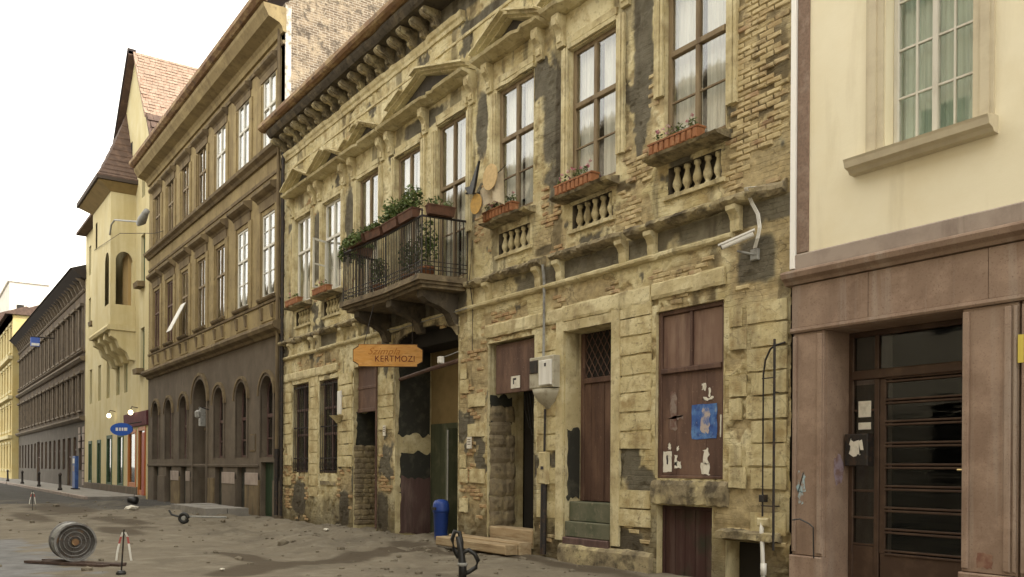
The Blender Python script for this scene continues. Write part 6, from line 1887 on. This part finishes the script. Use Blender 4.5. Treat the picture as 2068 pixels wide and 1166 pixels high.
# drum of coiled mesh on boards
dx, dy = -8.62, -7.42
dz = .012
t = thing('cable_drum', 'empty grey steel cable drum lying on its side on old planks', 'drum', (dx, dy, dz))
ax = Vector((math.cos(R(160)), math.sin(R(160)), 0))      # axis, pointing away to the left
ax = Vector((-1.0, -.03, 0)).normalized()
sd_ = ax.cross(Vector((0, 0, 1)))
Rr = .325
c0 = Vector((dx, dy, dz + .02 + Rr))
def ringpts(c, r, n=28): return [c + (sd_ * math.cos(2 * math.pi * k / n) + Vector((0, 0, 1)) * math.sin(2 * math.pi * k / n)) * r for k in range(n)]
Wd = .56
M['drum'] = pmat('dull_galvanised', (.20, .195, .185), [((.10, .09, .08), 7, .48, .66, ONE, .8), ((.30, .29, .275), 11, .52, .68, ONE, .7), ((.16, .08, .04), 9, .6, .7, ONE, .8)], rough=.55, metallic=.35)
shell = MB()
for (r0, h0), (r1, h1) in zip([(Rr, 0), (Rr, .05), (Rr - .045, .06), (Rr - .045, Wd - .06), (Rr, Wd - .05), (Rr, Wd)], [(Rr, .05), (Rr - .045, .06), (Rr - .045, Wd - .06), (Rr, Wd - .05), (Rr, Wd), (Rr - .03, Wd)]):
    a, b = ringpts(c0 + ax * h0, r0), ringpts(c0 + ax * h1, r1)
    for k in range(28):
        j = (k + 1) % 28
        shell.quad(a[k], a[j], b[j], b[k])
a, b = ringpts(c0, Rr), ringpts(c0, Rr - .03)
for k in range(28): shell.quad(a[k], a[(k + 1) % 28], b[(k + 1) % 28], b[k])
a2 = ringpts(c0 + ax * .10, Rr - .05)
for k in range(28): shell.quad(b[k], b[(k + 1) % 28], a2[(k + 1) % 28], a2[k])
shell.build('rim', M['drum'], t, True)
MB().add(ringpts(c0 + ax * .10, Rr - .05) + ringpts(c0 + ax * .13, Rr - .05), [tuple(range(28)), tuple(range(28, 56))]).build('disc', pmat('dark_drum_face', (.085, .075, .065), [((.17, .10, .05), 8, .52, .66, ONE, .8), ((.19, .18, .17), 5, .5, .66, ONE, .6)], rough=.6, metallic=.3), t)
MB().tube([c0 + ax * .02, c0 + ax * .12], .055, 12).build('hub', M['rust'], t)
for k in range(3):
    a_ = k * math.pi / 3 * 2 + .3
    d = sd_ * math.cos(a_) + Vector((0, 0, 1)) * math.sin(a_)
    MB().tube([c0 + ax * .085 + d * .05, c0 + ax * .085 + d * (Rr - .06)], .012, 5).build('spoke', bpy.data.materials['dark_drum_face'], t)
for rr_ in (.10, .17, .235):
    MB().tube(ringpts(c0 + ax * .075, rr_, 28), .010, 5, True).build('face_ring', M['drum'], t)
for h in (.09, .16, .23, .30, .37, .44):
    MB().tube(ringpts(c0 + ax * h, Rr - .028, 24), .016, 5, True).build('cable_turn', M['greypaint'], t)
t = thing('boards', 'dark weathered boards lying under the steel drum', 'boards', (dx, dy, .0))
for k, (o, w_, l0, l1, an) in enumerate(((-.10, .07, -.95, .75, .62), (.10, .07, -.85, .95, .55), (.0, .06, -.6, .9, .78))):
    u_ = Vector((math.cos(an), math.sin(an), 0)); v_ = Vector((-u_.y, u_.x, 0))
    p0 = Vector((dx, dy, gz(dx, dy) * .0 - .01 + .004 * k)) + v_ * o
    vs = []
    for zz in (0, .04):
        for (l, s) in ((l0, -1), (l1, -1), (l1, 1), (l0, 1)):
            vs.append(tuple(p0 + u_ * l + v_ * w_ * s + Vector((0, 0, zz))))
    MB().add(vs, [(0, 3, 2, 1), (4, 5, 6, 7), (0, 1, 5, 4), (1, 2, 6, 5), (2, 3, 7, 6), (3, 0, 4, 7)]).build('board', pmat('dark_board', (.075, .05, .04), [((.14, .10, .075), 9, .5, .66, ONE, .7)]) if k == 0 else bpy.data.materials['dark_board'], t)

def tape_post(x, y, h, label, lean, base):
    z = gz(x, y) - .01
    t = thing('tape_post', label, 'post', (x, y, z), 'posts with barrier tape')
    top = Vector((x, y, z)) + Vector((lean[0], lean[1], h))
    MB().tube([(x, y, z), top], .012, 6).build('stick', M['iron'], t)
    if base: MB().lathe([(.07, 0), (.075, .04), (.05, .07), (.02, .075)], (x, y, z), 10).build('foot', M['black'], t)
    red = pmat('red_tape', (.36, .09, .08), rough=.6, bump=()) if 'red_tape' not in bpy.data.materials else bpy.data.materials['red_tape']
    for s in (-1, 1):
        for k in range(4):
            f0, f1 = k / 4, (k + 1) / 4
            def q(f, w): 
                return top + RX * s * (.015 + .10 * f ** .8 + w * .42) + Vector((0, 0, -.04 - h * .62 * f ** 1.3)) - RN * .01 * math.sin(f * 6)
            a, b, c, d = q(f0, -.035), q(f0, .04), q(f1, .04), q(f1, -.035)
            n_ = RN * .002
            MB().add([a, b, c, d, a + n_, b + n_, c + n_, d + n_], [(0, 1, 2, 3), (4, 5, 6, 7), (0, 1, 5, 4), (1, 2, 6, 5), (2, 3, 7, 6), (3, 0, 4, 7)]).build('tape', red if k == 1 else M['whitepaint'], t)
    return t
tape_post(-6.85, -7.05, .70, 'short stick with drooping red and white tape beside the steel drum', (.04, .03), True)
tape_post(-28.6, -5.95, .72, 'distant stick with red and white tape standing on the asphalt', (0, 0), False)

# black bent pipe fitting sticking out of the ground
x, y = -3.62, -2.93
z = gz(x, y) - .05
t = thing('bent_pipe', 'black rubber hose loops sticking up out of the sand before the gateway', 'hose', (x, y, z))
V0 = Vector((x, y, z))
MB().tube([V0, V0 + Vector((0, 0, .26)), V0 + Vector((0, 0, .50)) - RX * .03, V0 + Vector((0, 0, .70)) - RX * .07], [.062, .062, .05, .04], 10).build('stem', M['black'], t, True)
for lp, r_ in (([(0, .14), (.09, .17), (.20, .24), (.23, .34), (.18, .44), (.09, .50), (.0, .46), (-.02, .36)], .034), ([(-.06, .38), (-.13, .50), (-.16, .66), (-.12, .78), (-.05, .76), (-.02, .62), (-.02, .48)], .032)):
    MB().tube([V0 + RX * a_ + Vector((0, 0, b_)) for a_, b_ in lp], r_, 8).build('loop', M['black'], t, True)
MB().tube([V0 + Vector((0, 0, .26)), V0 + Vector((0, 0, .31))], .075, 10).build('clip', M['greypaint'], t, True)

# small barrow wheel, bucket lump, bollards, blue stand
x, y = -18.0, -3.3
z = gz(x, y)
t = thing('barrow', 'low hand barrow with small black wheel beside the concrete slabs', 'barrow', (x, y, z))
wc_ = Vector((x, y, z + .17))
MB().tube([wc_ + RX * .12 * math.cos(k * math.pi / 8) + Vector((0, 0, .12 * math.sin(k * math.pi / 8))) for k in range(16)], .05, 8, True).build('tyre', M['black'], t, True)
MB().tube([wc_ - RN * .05, wc_ + RN * .05], .06, 10).build('hub', M['greypaint'], t)
MB().tube([wc_, wc_ - RX * .35 + Vector((0, 0, .10)), wc_ - RX * .42 + Vector((0, 0, .22))], .03, 6).build('handle', M['black'], t)
MB().tube([wc_ + Vector((0, 0, .05)), wc_ + RX * .9 + Vector((0, .3, .02))], .03, 6).build('shaft', M['greypaint'], t)
x, y = -31.2, -2.0
z = gz(x, y)
t = thing('bucket', 'tipped black bucket lying on the dug-up ground', 'bucket', (x, y, z))
MB().tube([Vector((x, y, z + .18)) - RX * .18, Vector((x, y, z + .14)) + RX * .18], [.12, .16], 12).build('body', M['black'], t, True)
MB().tube([Vector((x, y, z + .14)) + RX * .18 + Vector((0, .12 * math.cos(k), .2 + .2 * math.sin(k))) for k in (2.6, 3.1, 3.6, 4.1, 4.6)], .010, 4).build('handle', M['iron'], t)
for k, (x, y) in enumerate(((-50.5, -2.2), (-60.5, -2.2), (-71, -2.2), (-83, -2.2))):
    t = thing('bollard', ('dark bollard nearest to the blue advertising stand', 'second dark bollard along from the blue advertising stand', 'third dark bollard along from the blue advertising stand', 'fourth dark bollard along from the blue advertising stand')[k], 'bollard', (x, y, .13), 'bollards along the pavement')
    MB().lathe([(.13, 0), (.13, .12), (.085, .16), (.07, .85), (.10, .88), (.10, .94), (.06, 1.02), (.01, 1.06)], (x, y, .13), 10).build('shaft', M['iron'], t, True)
t = thing('display_stand', 'blue upright advertising stand on the pavement by the yellow house', 'stand', (-52.4, -1.0, .13))
MB().bev(-52.9, -51.9, -1.2, -1.0, .2, 2.2, .03).build('panel', pmat('blue_panel', (.03, .07, .22), [((.05, .12, .35), 2, .45, .62, ONE, .8)], rough=.5), t)
MB().box(-52.75, -52.05, -1.215, -1.201, 1.75, 2.05).build('header', M['whitepaint'], t)
MB().box(-52.65, -52.2, -1.215, -1.201, 1.25, 1.6).build('picture', M['greystone'], t)
for xx in (-52.8, -52.0): MB().box(xx - .04, xx + .04, -1.3, -.9, .13, .2).build('foot', M['iron'], t)
# blue lantern sign hanging over the street
t = thing('street_sign', 'small blue and white sign on an arm projecting from the dark terrace', 'sign', (-70.4, -1.0, 11.0))
MB().tube([(-70.4, 0, 11.75), (-70.4, -1.75, 11.75)], .05, 6).build('arm', M['iron'], t)
MB().bev(-70.5, -70.3, -1.75, -1.1, 11.0, 11.7, .03).build('board', pmat('sign_blue_far', (.07, .13, .42), rough=.5), t)
MB().box(-70.295, -70.28, -1.7, -1.15, 11.05, 11.25).build('stripe', M['whitepaint'], t)
# white litter scraps
for k, (x, y) in enumerate(((-25.5, -3.2), (-12.6, -1.3), (-6.6, -5.6))):
    t = thing('paper_scrap', ('crumpled white scrap on the bare ground before the brown house', 'small white scrap on the sand heap before the doorways', 'pale scrap on the sandy road near the drum')[k], 'litter', (x, y, gz(x, y)))
    m = MB()
    r_ = (.28, .09, .05)[k]
    m.add([(x + p[0] * r_ * random.uniform(.6, 1.2), y + p[1] * r_ * random.uniform(.6, 1.2), gz(x, y) + .02 + (p[2] + .6) * r_ * .35) for p in ico], icf)
    m.build('scrap', M['paper'], t)
